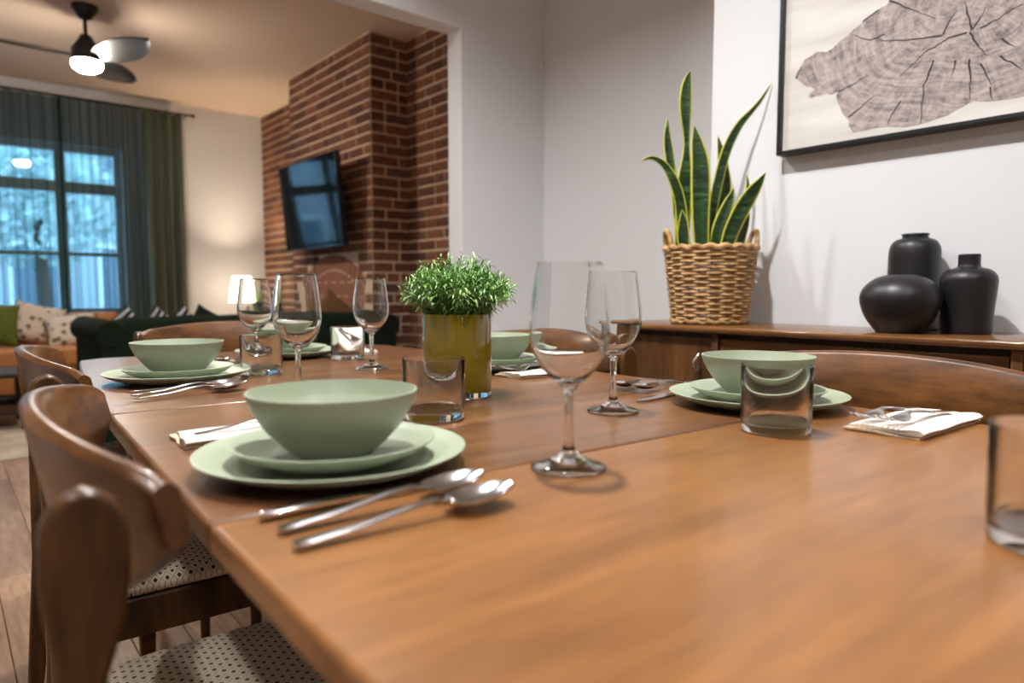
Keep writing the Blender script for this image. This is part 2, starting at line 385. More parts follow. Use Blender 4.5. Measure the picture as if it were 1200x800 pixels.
# ---- brick walls
BL, BH, CR = 0.210, 0.0625, 0.0755
def brick_rows(parent, axis, u0, u1, origin, sgn, z0, z1, zmin_part, skip=None, seed=1, maxparts=290):
    """bricks on a wall face; axis 'y': face looks to -x at x=origin, axis 'x': face looks to -y at y=origin"""
    rnd = random.Random(seed); low = MB(); count = 0; row = 0; z = z0
    while z + BH <= z1 + 0.03:
        u = u0; first = True; hb = min(BH, z1-z-0.002)
        while u < u1 - 0.02:
            if first: L_ = [BL, BL/2-0.005, BL*0.75][row % 3 if rnd.random() < 0.4 else row % 2]; first = False
            else: L_ = BL if rnd.random() < 0.78 else BL/2-0.005
            if u1 - (u+L_) < 0.06: L_ = u1-u
            L_ = round(L_, 3)
            uc, zc = u+L_/2, z+BH/2
            if not (skip and skip(uc, zc, L_)) and hb > 0.02:
                pr = 0.006 + rnd.uniform(-0.0015, 0.003)
                if z > zmin_part and count < maxparts:
                    key = ('brick', axis, L_, round(hb,3))
                    if key not in plank_mesh:
                        b = MB(); e = 0.003; D = 0.012
                        hl, hh = L_/2-0.0005, hb/2
                        def P(a, c_, d_): return (-d_, a, c_) if axis == 'y' else (a, -d_, c_)
                        b.add([P(-hl,-hh,-D),P(hl,-hh,-D),P(hl,hh,-D),P(-hl,hh,-D),P(-hl,-hh,-e),P(hl,-hh,-e),P(hl,hh,-e),P(-hl,hh,-e),
                               P(-hl+e,-hh+e,0),P(hl-e,-hh+e,0),P(hl-e,hh-e,0),P(-hl+e,hh-e,0)],
                              [(3,2,1,0),(8,9,10,11)] + [q for k in (0,4) for q in [(k,k+1,k+5,k+4),(k+1,k+2,k+6,k+5),(k+2,k+3,k+7,k+6),(k+3,k,k+4,k+7)]])
                        plank_mesh[key] = b.mesh('brick', M['brick'], smooth=False)
                    o = bpy.data.objects.new('brick', plank_mesh[key]); C.objects.link(o); o.parent = parent
                    o.location = (origin-pr, uc, zc) if axis == 'y' else (uc, origin-pr, zc); count += 1
                else:
                    if axis == 'y': low.box(origin-pr, origin+0.006, u, u+L_-0.001, z, z+hb)
                    else: low.box(u, u+L_-0.001, origin-pr, origin+0.006, z, z+hb)
            u += L_ + 0.0125
        z += CR; row += 1
    if low.v: o = low.obj('brick_field', M['brick'], parent, smooth=False); o['kind'] = 'stuff'
    return count
CX, CY0, CY1, AX = 2.385, 4.385, 5.80, 2.68
wa = struct(box('wall_alcove', M['mortar'], AX, AX+0.1, Y1, YW, 0, CH))
wa_far = struct(box('wall_alcove_far', M['mortar'], AX-0.004, AX+0.1, CY1, YW, 0, CH))
wc = struct(box('wall_chimney', M['mortar'], CX, AX, CY0, CY1, 0, CH))
ARY, ARH, ARZ = 5.02, 0.46, 0.93          # centre, half width, springing height of the arch
ARC_R = (ARH**2 + 0.16**2)/(2*0.16); ARC_Z = ARZ + 0.16 - ARC_R
def in_arch(u, z, L_):
    rr_ = math.hypot(u-ARY, z-ARC_Z)
    return abs(u-ARY) < ARH+0.06+L_/2 and (z < ARZ and abs(u-ARY) < ARH+L_/2-0.02 or (z >= ARZ-0.03 and rr_ < ARC_R+0.135))
n1 = brick_rows(wc, 'y', CY0+0.002, CY1-0.002, CX, -1, 0.003, CH, 0.72, in_arch, 3, 240)
n2 = brick_rows(wc, 'x', CX+0.004, AX-0.004, CY0, -1, 0.003, CH, 0.72, None, 5, 60)
brick_rows(wa, 'y', Y1+0.004, CY0-0.004, AX, -1, 0.003, CH, 0.72, None, 8)
brick_rows(wa_far, 'y', CY1+0.004, YW-0.004, AX-0.004, -1, 0.003, CH, 0.72, None, 11)
# arch of bricks on edge and the paler infill below it
na = 15; a0 = math.asin(ARH/ARC_R)
for i in range(na):
    th = -a0 + 2*a0*(i+0.5)/na
    b = MB(); wv = ARC_R*2*a0/na*0.5-0.005
    b.box(-0.010, 0.004, -wv, wv, 0.0, 0.11)
    o = b.obj('arch_brick', M['brick_pale'], wc, smooth=False); o.location = (CX, ARY+ARC_R*math.sin(th), ARC_Z+ARC_R*math.cos(th)); o.rotation_euler = (-th, 0, 0)
for i in range(13):
    u = ARY-ARH+0.01+i*(2*ARH-0.02)/13; w_ = (2*ARH-0.02)/13-0.006
    zt = ARC_Z + math.sqrt(max(0, ARC_R**2-(u+w_/2-ARY)**2)) - 0.012
    z = 0.01; j = 0
    while z < zt-0.03:
        h_ = min(0.21 if (i % 2 or j) else 0.10, zt-z)
        if z + h_ > 0.7:
            b = MB(); b.box(CX-0.003, CX+0.004, u, u+w_, z, z+h_); b.obj('infill_brick', M['brick_pale'], wc, smooth=False)
        z += h_+0.008; j += 1

# ---- window
win = bpy.data.objects.new('window_1', None); C.objects.link(win); struct(win)
yf0, yf1 = YW+0.06, YW+0.13
mb = MB(); mb.box(WX0, WX0+0.06, yf0, yf1, WZ0, WZ1); mb.box(WX1-0.06, WX1, yf0, yf1, WZ0, WZ1); mb.box(WX0+0.06, WX1-0.06, yf0, yf1, WZ0, WZ0+0.06); mb.box(WX0+0.06, WX1-0.06, yf0, yf1, WZ1-0.06, WZ1)
mb.obj('window_frame', M['trim'], win, 0.004)
for xm in (0.84, 0.0): box('mullion', M['trim'], xm, xm+0.085, yf0, yf1, WZ0+0.06, WZ1-0.06, win, 0.004)
for a, b_ in ((WX0+0.06, 0.0), (0.085, 0.84), (0.925, WX1-0.06)):
    box('transom', M['trim'], a, b_, yf0, yf1, 1.80, 1.90, win, 0.004)
    box('sash_bar', M['trim'], a, b_, yf0+0.01, yf1-0.01, 1.235, 1.27, win, 0.003)
    for z0, z1 in ((WZ0+0.06, 1.235), (1.27, 1.80), (1.90, WZ1-0.06)):
        box('window_pane', M['pane'], a, b_, YW+0.092, YW+0.097, z0, z1, win)
box('window_sill', M['trim'], WX0-0.05, WX1+0.05, YW-0.04, YW+0.06, WZ0-0.03, WZ0, win, 0.004)

# ================================================================== LIGHT FITTINGS
def downlight(x, y, label, power=DOWNLIGHT_W):
    t = thing('recessed_downlight', label, 'downlight', (x, y, CH), 0, 'recessed downlights in the dining ceiling')
    b = MB(); b.lathe([(0.048, -0.001), (0.048, -0.006), (0.066, -0.008), (0.072, -0.003), (0.072, 0.0)], 28); b.obj('trim_ring', M['trim'], t)
    b = MB(); b.lathe([(0.0, -0.002), (0.047, -0.002), (0.047, 0.0), (0, 0)], 24); b.obj('diffuser', M['diffuser'], t)
    ld = bpy.data.lights.new('downlight_lamp', 'AREA'); ld.shape = 'DISK'; ld.size = 0.09; ld.energy = power; ld.color = (1.0, 0.985, 0.97); ld.spread = R(150)
    lo = bpy.data.objects.new('downlight_lamp', ld); C.objects.link(lo); lo.parent = t; lo.location = (0, 0, -0.012)
downlight(0.70, 0.92, 'white round recessed downlight over the middle of the dining table', 56)
downlight(0.85, 2.25, 'white round downlight added over the far end of the table to brighten the recess', 33)  # added lamp, lifts the recess and opening walls
downlight(0.70, -0.55, 'white round recessed downlight over the near end of the table')
downlight(-0.65, 0.75, 'white round recessed downlight over the aisle left of the table')
downlight(-0.65, -0.9, 'white round recessed downlight nearest the rear left corner')

FX, FY = 0.80, 5.17
fan = thing('ceiling_fan', 'black three-blade ceiling fan with a lit round lamp in the living room', 'ceiling fan', (FX, FY, CH))
b = MB(); b.lathe([(0, 0), (0.075, 0), (0.073, -0.02), (0.035, -0.075), (0.014, -0.085), (0, -0.085)], 28); b.obj('canopy', M['black'], fan)
b = MB(); b.lathe([(0, -0.08), (0.012, -0.08), (0.012, -0.20), (0, -0.20)], 14); b.obj('downrod', M['black'], fan)
b = MB(); b.lathe([(0, -0.18), (0.03, -0.18), (0.045, -0.21), (0.085, -0.27), (0.092, -0.335), (0.085, -0.345), (0, -0.345)], 30); b.obj('motor_housing', M['black'], fan)
b = MB(); b.lathe([(0, -0.405), (0.05, -0.402), (0.078, -0.385), (0.086, -0.36), (0.084, -0.345), (0, -0.345)], 30); b.obj('light_bowl', M['fan_diffuser'], fan)
def fan_blade(ang):
    rows = []
    for i in range(15):
        s_ = i/14; r_ = 0.08 + 0.50*s_
        hw = 0.030 + 0.058*math.sin(PI*min(1, s_*1.08)**0.85*0.93)*(1 if s_ < 0.98 else 0.6)
        if s_ > 0.8: hw *= max(0.12, math.sqrt(max(0, 1-((s_-0.8)/0.205)**2)))
        row = []
        for j in range(5):
            v_ = (j/4-0.5)*2
            row.append((r_, hw*v_ + 0.02*math.sin(PI*s_), -0.315 + 0.02*s_ - hw*v_*0.38 + 0.012*(1-v_*v_)))
        rows.append(row)
    b = MB(); b.sheet(rows, 0.008); o = b.obj('blade', M['black'], fan); o.rotation_euler = (0, 0, ang)
for a in (-65, 51, 175): fan_blade(R(a))

# ================================================================== DINING TABLE
TX, TY, TR = 0.635, 0.82, R(-3.0)
HL = 1.25
def half_w(ly): return 0.47 - 0.044*(abs(ly)/HL)**2.5
table = thing('dining_table', 'long walnut dining table with extension leaf set for dinner', 'table', (TX, TY, 0), TR)
def top_piece(name, y0, y1, m):
    ys = [y0 + (y1-y0)*i/24 for i in range(25)]
    rt = [(half_w(y), y) for y in ys]
    def corner(pts, end):           # round the outer corners
        out = []
        for (x, y) in pts:
            d = HL - abs(y)
            if d < 0.05: x -= 0.05*(1-math.sqrt(max(0, 1-((0.05-d)/0.05)**2)))
            out.append((x, y))
        return out
    rt = corner(rt, 1)
    poly = rt + [(-x, y) for x, y in reversed(rt)]
    b = MB(); b.prism(poly, 'z', 0.721, 0.745)
    return b.obj(name, m, table, 0.005, 3)
SE1, SE2 = -0.300, 0.285
top_piece('table_top', -HL, SE1-0.0007, M['table']); top_piece('table_leaf', SE1+0.0007, SE2-0.0007, M['table_mid']); top_piece('table_top', SE2+0.0007, HL, M['table_mid'])
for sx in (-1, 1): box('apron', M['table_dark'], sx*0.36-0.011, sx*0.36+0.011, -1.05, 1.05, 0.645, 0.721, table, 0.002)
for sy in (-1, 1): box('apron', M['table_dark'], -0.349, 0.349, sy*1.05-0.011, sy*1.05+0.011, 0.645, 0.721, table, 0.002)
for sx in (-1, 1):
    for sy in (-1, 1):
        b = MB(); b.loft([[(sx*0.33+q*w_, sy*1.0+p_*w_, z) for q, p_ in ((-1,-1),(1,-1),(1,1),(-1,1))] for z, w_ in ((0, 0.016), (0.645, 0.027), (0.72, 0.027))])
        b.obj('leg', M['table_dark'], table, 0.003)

# ================================================================== CHAIRS
def make_chair(label, loc, rz):
    t = thing('dining_chair', label, 'chair', loc, rz, 'walnut dining chairs around the table')
    HW, DEP = 0.272, 0.066
    def plan(u): return (DEP*abs(u)**2.3, HW*u)
    rings = []; n = 40
    for i in range(n+1):
        u = -1 + 2*i/n
        x, y = plan(u); x2, y2 = plan(min(1, u+0.01)); x1, y1 = plan(max(-1, u-0.01))
        t_ = Vector((x2-x1, y2-y1)).normalized(); nx, ny = t_.y, -t_.x     # outward (towards -x)
        if nx > 0: nx, ny = -nx, -ny
        zt = 0.824 - 0.022*u*u; zb = 0.650 + 0.096*u*u
        e = abs(u)
        if e > 0.90:
            k_ = math.sqrt(max(0.0, 1-((e-0.90)/0.102)**2)); c_ = (zt+zb)/2; h_ = (zt-zb)/2
            sh = 0.72 + 0.28*k_; zt = c_ + h_*sh; zb = c_ - h_*(0.82+0.18*k_)
        th = 0.010
        def P(off, z): xx = x - (z-0.74)*0.20; return (xx + nx*off, y + ny*off, z)
        m_ = 0.006
        rings.append([P(th, zb+m_), P(th, (zb+zt)/2), P(th, zt-m_), P(th*0.55, zt-0.0015), P(0, zt), P(-th*0.55, zt-0.0015), P(-th, zt-m_), P(-th, (zb+zt)/2), P(-th, zb+m_), P(-th*0.5, zb), P(th*0.5, zb)])
    b = MB(); b.loft(rings); b.obj('backrest', M['chair_h'], t, angle=50)
    for s_ in (-1, 1):              # rear posts: paddle shaped heads outside the ends of the backrest
        yc = s_*0.268; back = [(-0.035, 0.0), (-0.010, 0.36), (-0.006, 0.60), (-0.012, 0.69), (-0.018, 0.744)]
        front = [(0.033, 0.742), (0.030, 0.715), (0.018, 0.675), (0.014, 0.60), (0.042, 0.42), (0.030, 0.33), (-0.008, 0.0)]
        arc = [(0.008+0.0255*math.cos(PI*(1-k/8)), 0.766+0.034*math.sin(PI*(1-k/8))) for k in range(9)]
        b = MB(); b.prism(back + arc + front, 'y', yc-0.011, yc+0.011); b.obj('leg', M['chair'], t, 0.005, 3)
        b = MB(); pts = [(0.44, s_*0.215, 0.0), (0.437, s_*0.213, 0.2), (0.432, s_*0.21, 0.412)]; b.tube(pts, [0.012, 0.015, 0.019], 12); b.obj('leg', M['chair'], t)
        box('side_rail', M['chair'], 0.02, 0.44, s_*0.225-0.012, s_*0.225+0.012, 0.345, 0.412, t, 0.004)
    box('front_rail', M['chair'], 0.415, 0.437, -0.213, 0.213, 0.352, 0.412, t, 0.004)
    box('back_rail', M['chair'], 0.005, 0.027, -0.213, 0.213, 0.352, 0.412, t, 0.004)
    rings = []
    for z, ins in ((0.412, 0.012), (0.418, 0.002), (0.430, 0.0), (0.442, 0.014), (0.448, 0.05), (0.452, 0.12)):
        ring = []
        for k in range(48):
            q = 2*PI*k/48; c_, s2 = math.cos(q), math.sin(q)
            ex = 0.35
            X = 0.235 + (0.235-ins)*math.copysign(abs(c_)**ex, c_); Y = (0.237-ins)*math.copysign(abs(s2)**ex, s2)
            ring.append((X, Y, z))
        rings.append(ring)
    b = MB(); b.loft(rings); b.obj('seat', M['lattice'], t, angle=60)
    return t
chA = make_chair('walnut dining chair with curved back, nearest the camera on the left of the table', (0.077, 0.77, 0), R(-4.5))
dup(chA, (0.124, 1.49, 0), R(-3), 'second walnut dining chair on the left side, behind the nearest one')
dup(chA, (1.165, 0.46, 0), R(180-1), 'walnut dining chair in front of the sideboard drawers, below the black vases')
dup(chA, (1.195, 1.27, 0), R(180-2), 'walnut dining chair on the right behind the olive pot and tall wine glasses')
dup(chA, (0.73, 2.32, 0), R(-91), 'walnut dining chair at the far end of the table, before the green sofa')

# ================================================================== TABLEWARE
TZ = 0.745
def lathe_thing(name, prof, m, label, cat, loc, group, n=56, close=False):
    b = MB(); b.lathe(prof, n, close=close); o = b.obj(name, m, angle=55); o.location = loc; return tag(o, label, cat, group)
def arc_prof(pts, steps=6):          # Catmull-Rom through profile points
    out = []; P = [pts[0]] + list(pts) + [pts[-1]]
    for i in range(1, len(P)-2):
        for k in range(steps):
            t = k/steps; p0, p1, p2, p3 = P[i-1], P[i], P[i+1], P[i+2]
            out.append(tuple(0.5*(2*p1[j] + (-p0[j]+p2[j])*t + (2*p0[j]-5*p1[j]+4*p2[j]-p3[j])*t*t + (-p0[j]+3*p1[j]-3*p2[j]+p3[j])*t**3) for j in (0, 1)))
    out.append(tuple(pts[-1])); return out
dinner = [(r_*0.945, z_) for r_, z_ in [(0, 0.0), (0.085, 0.0)] + arc_prof([(0.088, 0.001), (0.105, 0.004), (0.128, 0.0115), (0.1425, 0.0185)], 4) + [(0.1428, 0.0200), (0.1405, 0.0205)] + arc_prof([(0.126, 0.0145), (0.105, 0.0075), (0.088, 0.005)], 4) + [(0, 0.005)]]
salad = [(r_*0.97, z_) for r_, z_ in [(0, 0.0), (0.055, 0.0)] + arc_prof([(0.058, 0.001), (0.074, 0.005), (0.094, 0.014), (0.1060, 0.0225)], 4) + [(0.1062, 0.0238), (0.1042, 0.0242)] + arc_prof([(0.092, 0.0172), (0.074, 0.0085), (0.058, 0.005)], 4) + [(0, 0.005)]]
bowlp = [(r_*0.955, z_) for r_, z_ in [(0, 0.0), (0.036, 0.0)] + arc_prof([(0.038, 0.0015), (0.052, 0.012), (0.072, 0.033), (0.084, 0.052), (0.0895, 0.0660)], 5) + [(0.0893, 0.0680), (0.0872, 0.0682)] + arc_prof([(0.081, 0.053), (0.069, 0.0355), (0.050, 0.0155), (0.034, 0.0055)], 5) + [(0, 0.005)]]
P1, P2, P3, P4, P5 = (0.306, 0.650), (0.362, 1.470), (0.724, 1.815), (0.985, 1.232), (0.985, 0.572)
first = {}
def put(kind, prof, m, label, cat, loc, group, **kw):
    if kind not in first: first[kind] = lathe_thing(kind, prof, m, label, cat, loc, group, **kw); return first[kind]
    o = first[kind].copy(); C.objects.link(o); o.location = loc; return tag(o, label, cat, group)
where = [(P1, 'in the setting nearest the camera on the left'), (P2, 'in the second setting along the left side'), (P3, 'at the far end of the table'),
         (P4, 'on the right side just behind the olive pot'), (P5, 'on the right side behind the clear tumbler')]
for (x, y), w_ in where:
    put('dinner_plate', dinner, M['sage'], 'large sage green dinner plate ' + w_, 'plate', (x, y, TZ), 'sage dinner plates', n=72)
    put('salad_plate', salad, M['sage'], 'small sage green plate under a bowl ' + w_, 'plate', (x, y, TZ+0.0052), 'sage salad plates', n=64)
    put('bowl', bowlp, M['sage'], 'sage green bowl ' + w_, 'bowl', (x, y, TZ+0.0104), 'sage bowls', n=64)

# glasses
wo = [(0, 0.0), (0.037, 0.0)] + [(0.0385, 0.0012), (0.0372, 0.0028)] + arc_prof([(0.025, 0.0065), (0.012, 0.013), (0.0062, 0.021), (0.0050, 0.034), (0.0047, 0.060), (0.0056, 0.078)], 4)
wo += arc_prof([(0.0105, 0.085), (0.021, 0.094), (0.033, 0.109), (0.0395, 0.128), (0.0398, 0.145), (0.0370, 0.172), (0.0325, 0.2058)], 6) + [(0.0322, 0.2068), (0.0316, 0.2068)]
wi = arc_prof([(0.0316, 0.2058), (0.0360, 0.172), (0.0388, 0.145), (0.0384, 0.128), (0.0316, 0.110), (0.019, 0.096), (0.008, 0.0895)], 6) + [(0, 0.0885)]
wineprof = wo + wi
for i, ((x, y), lab) in enumerate([((0.483, 0.486), 'tall empty wine glass standing nearest the camera, beside the front spoons'),
        ((0.762, 0.674), 'empty wine glass standing left of the right-hand plate, before the snake plant'),
        ((0.462, 1.114), 'empty wine glass rising directly behind the nearest green bowl'),
        ((0.578, 1.643), 'farthest empty wine glass on the left, behind a tumbler'),
        ((0.755, 1.400), 'empty wine glass just left of the olive planter')]):
    put('wine_glass', wineprof, M['glass'], lab, 'wine glass', (x, y, TZ+0.0006), 'wine glasses', n=64)
tumb = [(0, 0.0), (0.0405, 0.0), (0.0425, 0.002), (0.0432, 0.020), (0.0440, 0.0835), (0.0437, 0.0848), (0.0430, 0.0848), (0.0427, 0.0835), (0.0416, 0.016), (0.040, 0.0115), (0.034, 0.0100), (0, 0.0095)]
for (x, y), lab in [((0.528, 0.800), 'clear tumbler standing against the olive planter behind the nearest plate'), ((0.528, 1.469), 'clear tumbler in front of the far left wine glass'),
        ((0.815, 1.640), 'clear tumbler at the far end, left of the olive planter'), ((0.814, 0.445), 'clear tumbler in front of the right-hand bowl'),
        ((0.597, 0.112), 'clear tumbler nearest the camera, cut off at the right picture edge')]:
    put('tumbler', tumb, M['glass'], lab, 'tumbler', (x, y, TZ+0.0006), 'clear tumblers', n=56)

# cutlery, all along +x from the handle end
def strip_rows(st, n=6, cup=None):
    rows = []
    for (x, hw, z, d) in st:
        rows.append([(x, hw*(2*j/n-1), z - d*(1-(2*j/n-1)**2)) for j in range(n+1)])
    return rows
def spoon_mesh():
    st = [(0, 0.0045, 0.0050, 0), (0.002, 0.0066, 0.0050, 0), (0.01, 0.0072, 0.0052, -0.0008), (0.05, 0.0058, 0.0075, -0.0012), (0.09, 0.0042, 0.0120, -0.0014), (0.115, 0.0034, 0.0140, -0.0012), (0.128, 0.0040, 0.0118, -0.0005)]
    for i in range(1, 13):
        s_ = i/12; x = 0.128 + 0.066*s_
        hw = 0.0205*math.sqrt(max(0.004, math.sin(PI*min(0.995, 0.06+0.94*s_**0.92)))) ; st.append((x, hw, 0.0100 + 0.0045*s_, 0.0075*math.sin(PI*min(1, s_*0.98))))
    b = MB(); b.sheet(strip_rows([(x*0.98, hw*0.98, z*1.15, d) for x, hw, z, d in st], 8), 0.0016); return b
def fork_mesh():
    st = [(0, 0.0045, 0.0040, 0), (0.002, 0.0066, 0.0040, 0), (0.01, 0.0072, 0.0042, -0.0008), (0.05, 0.0058, 0.0075, -0.0012), (0.09, 0.0042, 0.0130, -0.0014), (0.115, 0.0034, 0.0150, -0.0012), (0.125, 0.0050, 0.0135, -0.0006), (0.134, 0.0105, 0.0105, 0.0006), (0.142, 0.0122, 0.0080, 0.001)]
    b = MB(); b.sheet(strip_rows(st, 8), 0.0018)
    for k in range(4):
        yc = (-1.5+k)*0.0066; rows = []
        for i in range(8):
            s_ = i/7; x = 0.1415 + 0.046*s_; hw = 0.0022*(1-0.5*s_); z = 0.0078 - 0.004*s_ + 0.014*s_*s_
            rows.append([(x, yc-hw, z), (x, yc, z+0.0003), (x, yc+hw, z)])
        b.sheet(rows, 0.0017)
    return b
def knife_mesh():
    st = [(0, 0.0045, 0.0062, 0), (0.003, 0.0066, 0.0068, -0.0008), (0.04, 0.0064, 0.0070, -0.0012), (0.085, 0.0056, 0.0066, -0.001), (0.095, 0.0060, 0.0052, 0), (0.11, 0.0088, 0.0042, 0), (0.16, 0.0098, 0.0038, 0), (0.19, 0.0082, 0.0036, 0), (0.204, 0.0040, 0.0034, 0), (0.208, 0.0010, 0.0034, 0)]
    b = MB(); b.sheet(strip_rows(st, 6), 0.0030); return b
KIT = {'spoon': spoon_mesh().mesh('spoon', M['steel'], angle=70), 'fork': fork_mesh().mesh('fork', M['steel'], angle=60), 'knife': knife_mesh().mesh('table_knife', M['steel'], angle=50)}
def cutlery(kind, x, y, ang, label, z=TZ, tilt=0):
    o = bpy.data.objects.new('table_knife' if kind == 'knife' else kind, KIT[kind]); C.objects.link(o)
    o.location = (x, y, z); o.rotation_euler = (0, R(tilt), R(ang)); return tag(o, label, kind, {'spoon': 'steel spoons', 'fork': 'steel forks', 'knife': 'steel table knives'}[kind])
cutlery('knife', 0.184, 0.525, -2, 'steel table knife lying against the nearest green plate')
cutlery('spoon', 0.184, 0.487, 0, 'shiny steel spoon between the knife and the outer front spoon')
cutlery('spoon', 0.180, 0.449, -2.5, 'outermost shiny steel spoon, nearest the camera')
cutlery('knife', 0.245, 1.312, 8, 'steel table knife closest to the second left plate')
cutlery('spoon', 0.240, 1.274, 9, 'steel spoon beside the knife at the second left plate')
cutlery('spoon', 0.236, 1.229, 9, 'outer steel spoon at the second left setting')
cutlery('knife', 1.060, 0.718, 184, 'steel table knife whose tip shows left of the right-hand plate')
cutlery('spoon', 1.110, 0.772, 181, 'dark-looking steel spoon beyond the knife by the right-hand plate')
cutlery('spoon', 1.105, 0.812, 180, 'farther of two dark-looking spoons left of the right-hand plate')
cutlery('knife', 0.566, 1.880, -92, 'steel table knife beside the far end plate, behind a bowl')
cutlery('spoon', 0.528, 1.880, -92, 'steel spoon beside the far end plate, behind a bowl')

def napkin(cx, cy_, L_, Wd, ang, label, fold=1):
    """folded linen: lower layer, upper layer and a rolled fold along one long side"""
    t = thing('napkin', label, 'napkin', (cx, cy_, TZ), R(ang), 'folded linen napkins')
    def wav(x, y, a): return a*(math.sin(x*60+y*25)+math.sin(x*31-y*70))
    rows = [[(-L_/2 + L_*i/14 + 0.002 + 0.0012*math.sin(j*1.3), -Wd/2*fold + Wd*fold*j/10, 0.0032 + wav(i/14*L_, j/10*Wd, 0.0005)) for j in range(11)] for i in range(15)]
    b = MB(); b.sheet(rows, 0.0026); b.obj('under_layer', M['linen_edge'], t)
    rings = []
    for i in range(15):
        x = -L_/2 + L_*i/14 + (0.006 if i == 0 else 0); sag = 0.0007*math.sin(i*0.9)
        prof = [(Wd/2-0.003, 0.0040), (Wd/4, 0.0042), (-Wd/4, 0.0042), (-Wd/2+0.008, 0.0042), (-Wd/2-0.001, 0.0050), (-Wd/2-0.004, 0.0080), (-Wd/2, 0.0115), (-Wd/2+0.008, 0.0125), (-Wd/4, 0.0105), (0, 0.0095), (Wd/4, 0.0085), (Wd/2-0.004, 0.0068)]
        rings.append([(x + 0.004*math.sin(y*50), y*fold, z + (sag if k > 4 else 0) + (0.0006*math.sin(y*90+i) if k > 7 else 0)) for k, (y, z) in enumerate(prof)])
    b = MB(); b.loft(rings); b.obj('folded_layer', M['linen'], t, angle=70)
    return t
napkin(0.305, 0.857, 0.20, 0.085, -3, 'white folded linen napkin under a fork beyond the nearest plate')
napkin(0.990, 0.346, 0.20, 0.092, -2, 'white folded linen napkin with two forks at the right-hand setting')
napkin(0.985, 1.075, 0.19, 0.085, -3, 'white folded linen napkin with two forks beside the olive planter')
napkin(0.90, 1.800, 0.19, 0.085, 86, 'white folded linen napkin at the far end behind a tumbler')
cutlery('fork', 0.222, 0.842, 5, 'steel fork lying on the napkin beyond the nearest plate', TZ+0.0085)
cutlery('fork', 1.075, 0.372, 179, 'steel fork on the right-hand napkin, farther from the camera', TZ+0.0085)
cutlery('fork', 1.070, 0.330, 176, 'steel fork on the right-hand napkin, nearer the camera', TZ+0.0095)
cutlery('fork', 1.070, 1.094, 178, 'farther steel fork on the napkin beside the olive planter', TZ+0.0085)
cutlery('fork', 1.068, 1.062, 175, 'nearer steel fork on the napkin beside the olive planter', TZ+0.0095)
cutlery('fork', 0.90, 1.885, -94, 'steel fork on the napkin at the far end of the table', TZ+0.009)

# ---- olive planter with bushy herb
pl = thing('potted_plant', 'glossy olive cylinder planter with a bushy small-leaved green plant', 'potted plant', (0.676, 0.952, TZ+0.0006))
b = MB(); b.lathe([(0, 0.010), (0.058, 0.010), (0.0590, 0.012), (0.0590, 0.138), (0.0582, 0.1395), (0.0560, 0.1395), (0.0552, 0.138), (0.0552, 0.115), (0, 0.115)], 64); b.obj('planter', M['olive'], pl)
b = MB(); b.lathe([(0, 0), (0.0575, 0), (0.0588, 0.0015), (0.0588, 0.0098), (0, 0.0098)], 64); b.obj('glass_foot', M['glass'], pl)
b = MB(); b.lathe([(0, 0.1155), (0.055, 0.1155), (0.055, 0.124), (0, 0.128)], 32); b.obj('soil', M['soil'], pl)
rnd = random.Random(4); b = MB(); stems = MB()
for i in range(300):
    a = rnd.uniform(0, 2*PI); rr_ = 0.048*math.sqrt(rnd.random()); th = rnd.uniform(0.05, 1.0)
    base = Vector((rr_*math.cos(a)*0.9, rr_*math.sin(a)*0.9, 0.122))
    outw = (rr_/0.048)**1.2
    R_ = 0.085 + 0.018*rnd.random()
    top = Vector((math.cos(a)*(0.012 + R_*outw*0.92), math.sin(a)*(0.012 + R_*outw*0.92), 0.128 + (0.090+0.022*rnd.random())*math.sqrt(max(0.05, 1-0.80*outw**2))*rnd.uniform(0.70, 1.02)))
    if i % 11 == 0: top += Vector((rnd.uniform(-.014,.014), rnd.uniform(-.014,.014), rnd.uniform(0,.012)))
    midp = base.lerp(top, 0.5) + Vector((0, 0, 0.016))
    pts = [base.lerp(midp, t/2) if t <= 2 else midp.lerp(top, (t-2)/2) for t in range(5)]
    stems.tube(pts, 0.0006, 4)
    tone0 = rnd.uniform(0.15, 0.85)
    for k in range(15):
        s_ = 0.12 + 0.88*k/14
        p = base.lerp(midp, s_*2) if s_ < .5 else midp.lerp(top, s_*2-1)
        d = (top-midp).normalized(); q = rnd.uniform(0, 2*PI)
        side = d.orthogonal().normalized(); side.rotate(Matrix.Rotation(q, 3, d))
        dr = (side*0.8 + d*rnd.uniform(0.2, 0.9) + Vector((0,0,0.1))).normalized()
        L_ = rnd.uniform(0.013, 0.024)*(1 if k < 12 else 0.8); wv = dr.cross(Vector((0,0,1)));
        wv = (wv if wv.length > .05 else dr.orthogonal()).normalized()*rnd.uniform(0.0011, 0.0019); up_ = wv.cross(dr).normalized()
        b_ = p; c1 = p + dr*L_*0.45 + up_*0.0018; c2 = p + dr*L_ - up_*0.0022
        tn = min(1, max(0, tone0 + rnd.uniform(-0.2, 0.2)))
        b.add([b_, c1+wv, c1-up_*0.0008, c1-wv, c2], [(0,1,2),(0,2,3),(1,4,2),(2,4,3)], [tn]*5)
stems.obj('stem', M['leaf'], pl)['kind'] = 'stuff'
b.obj('foliage', M['leaf'], pl, att='tone', angle=180)['kind'] = 'stuff'

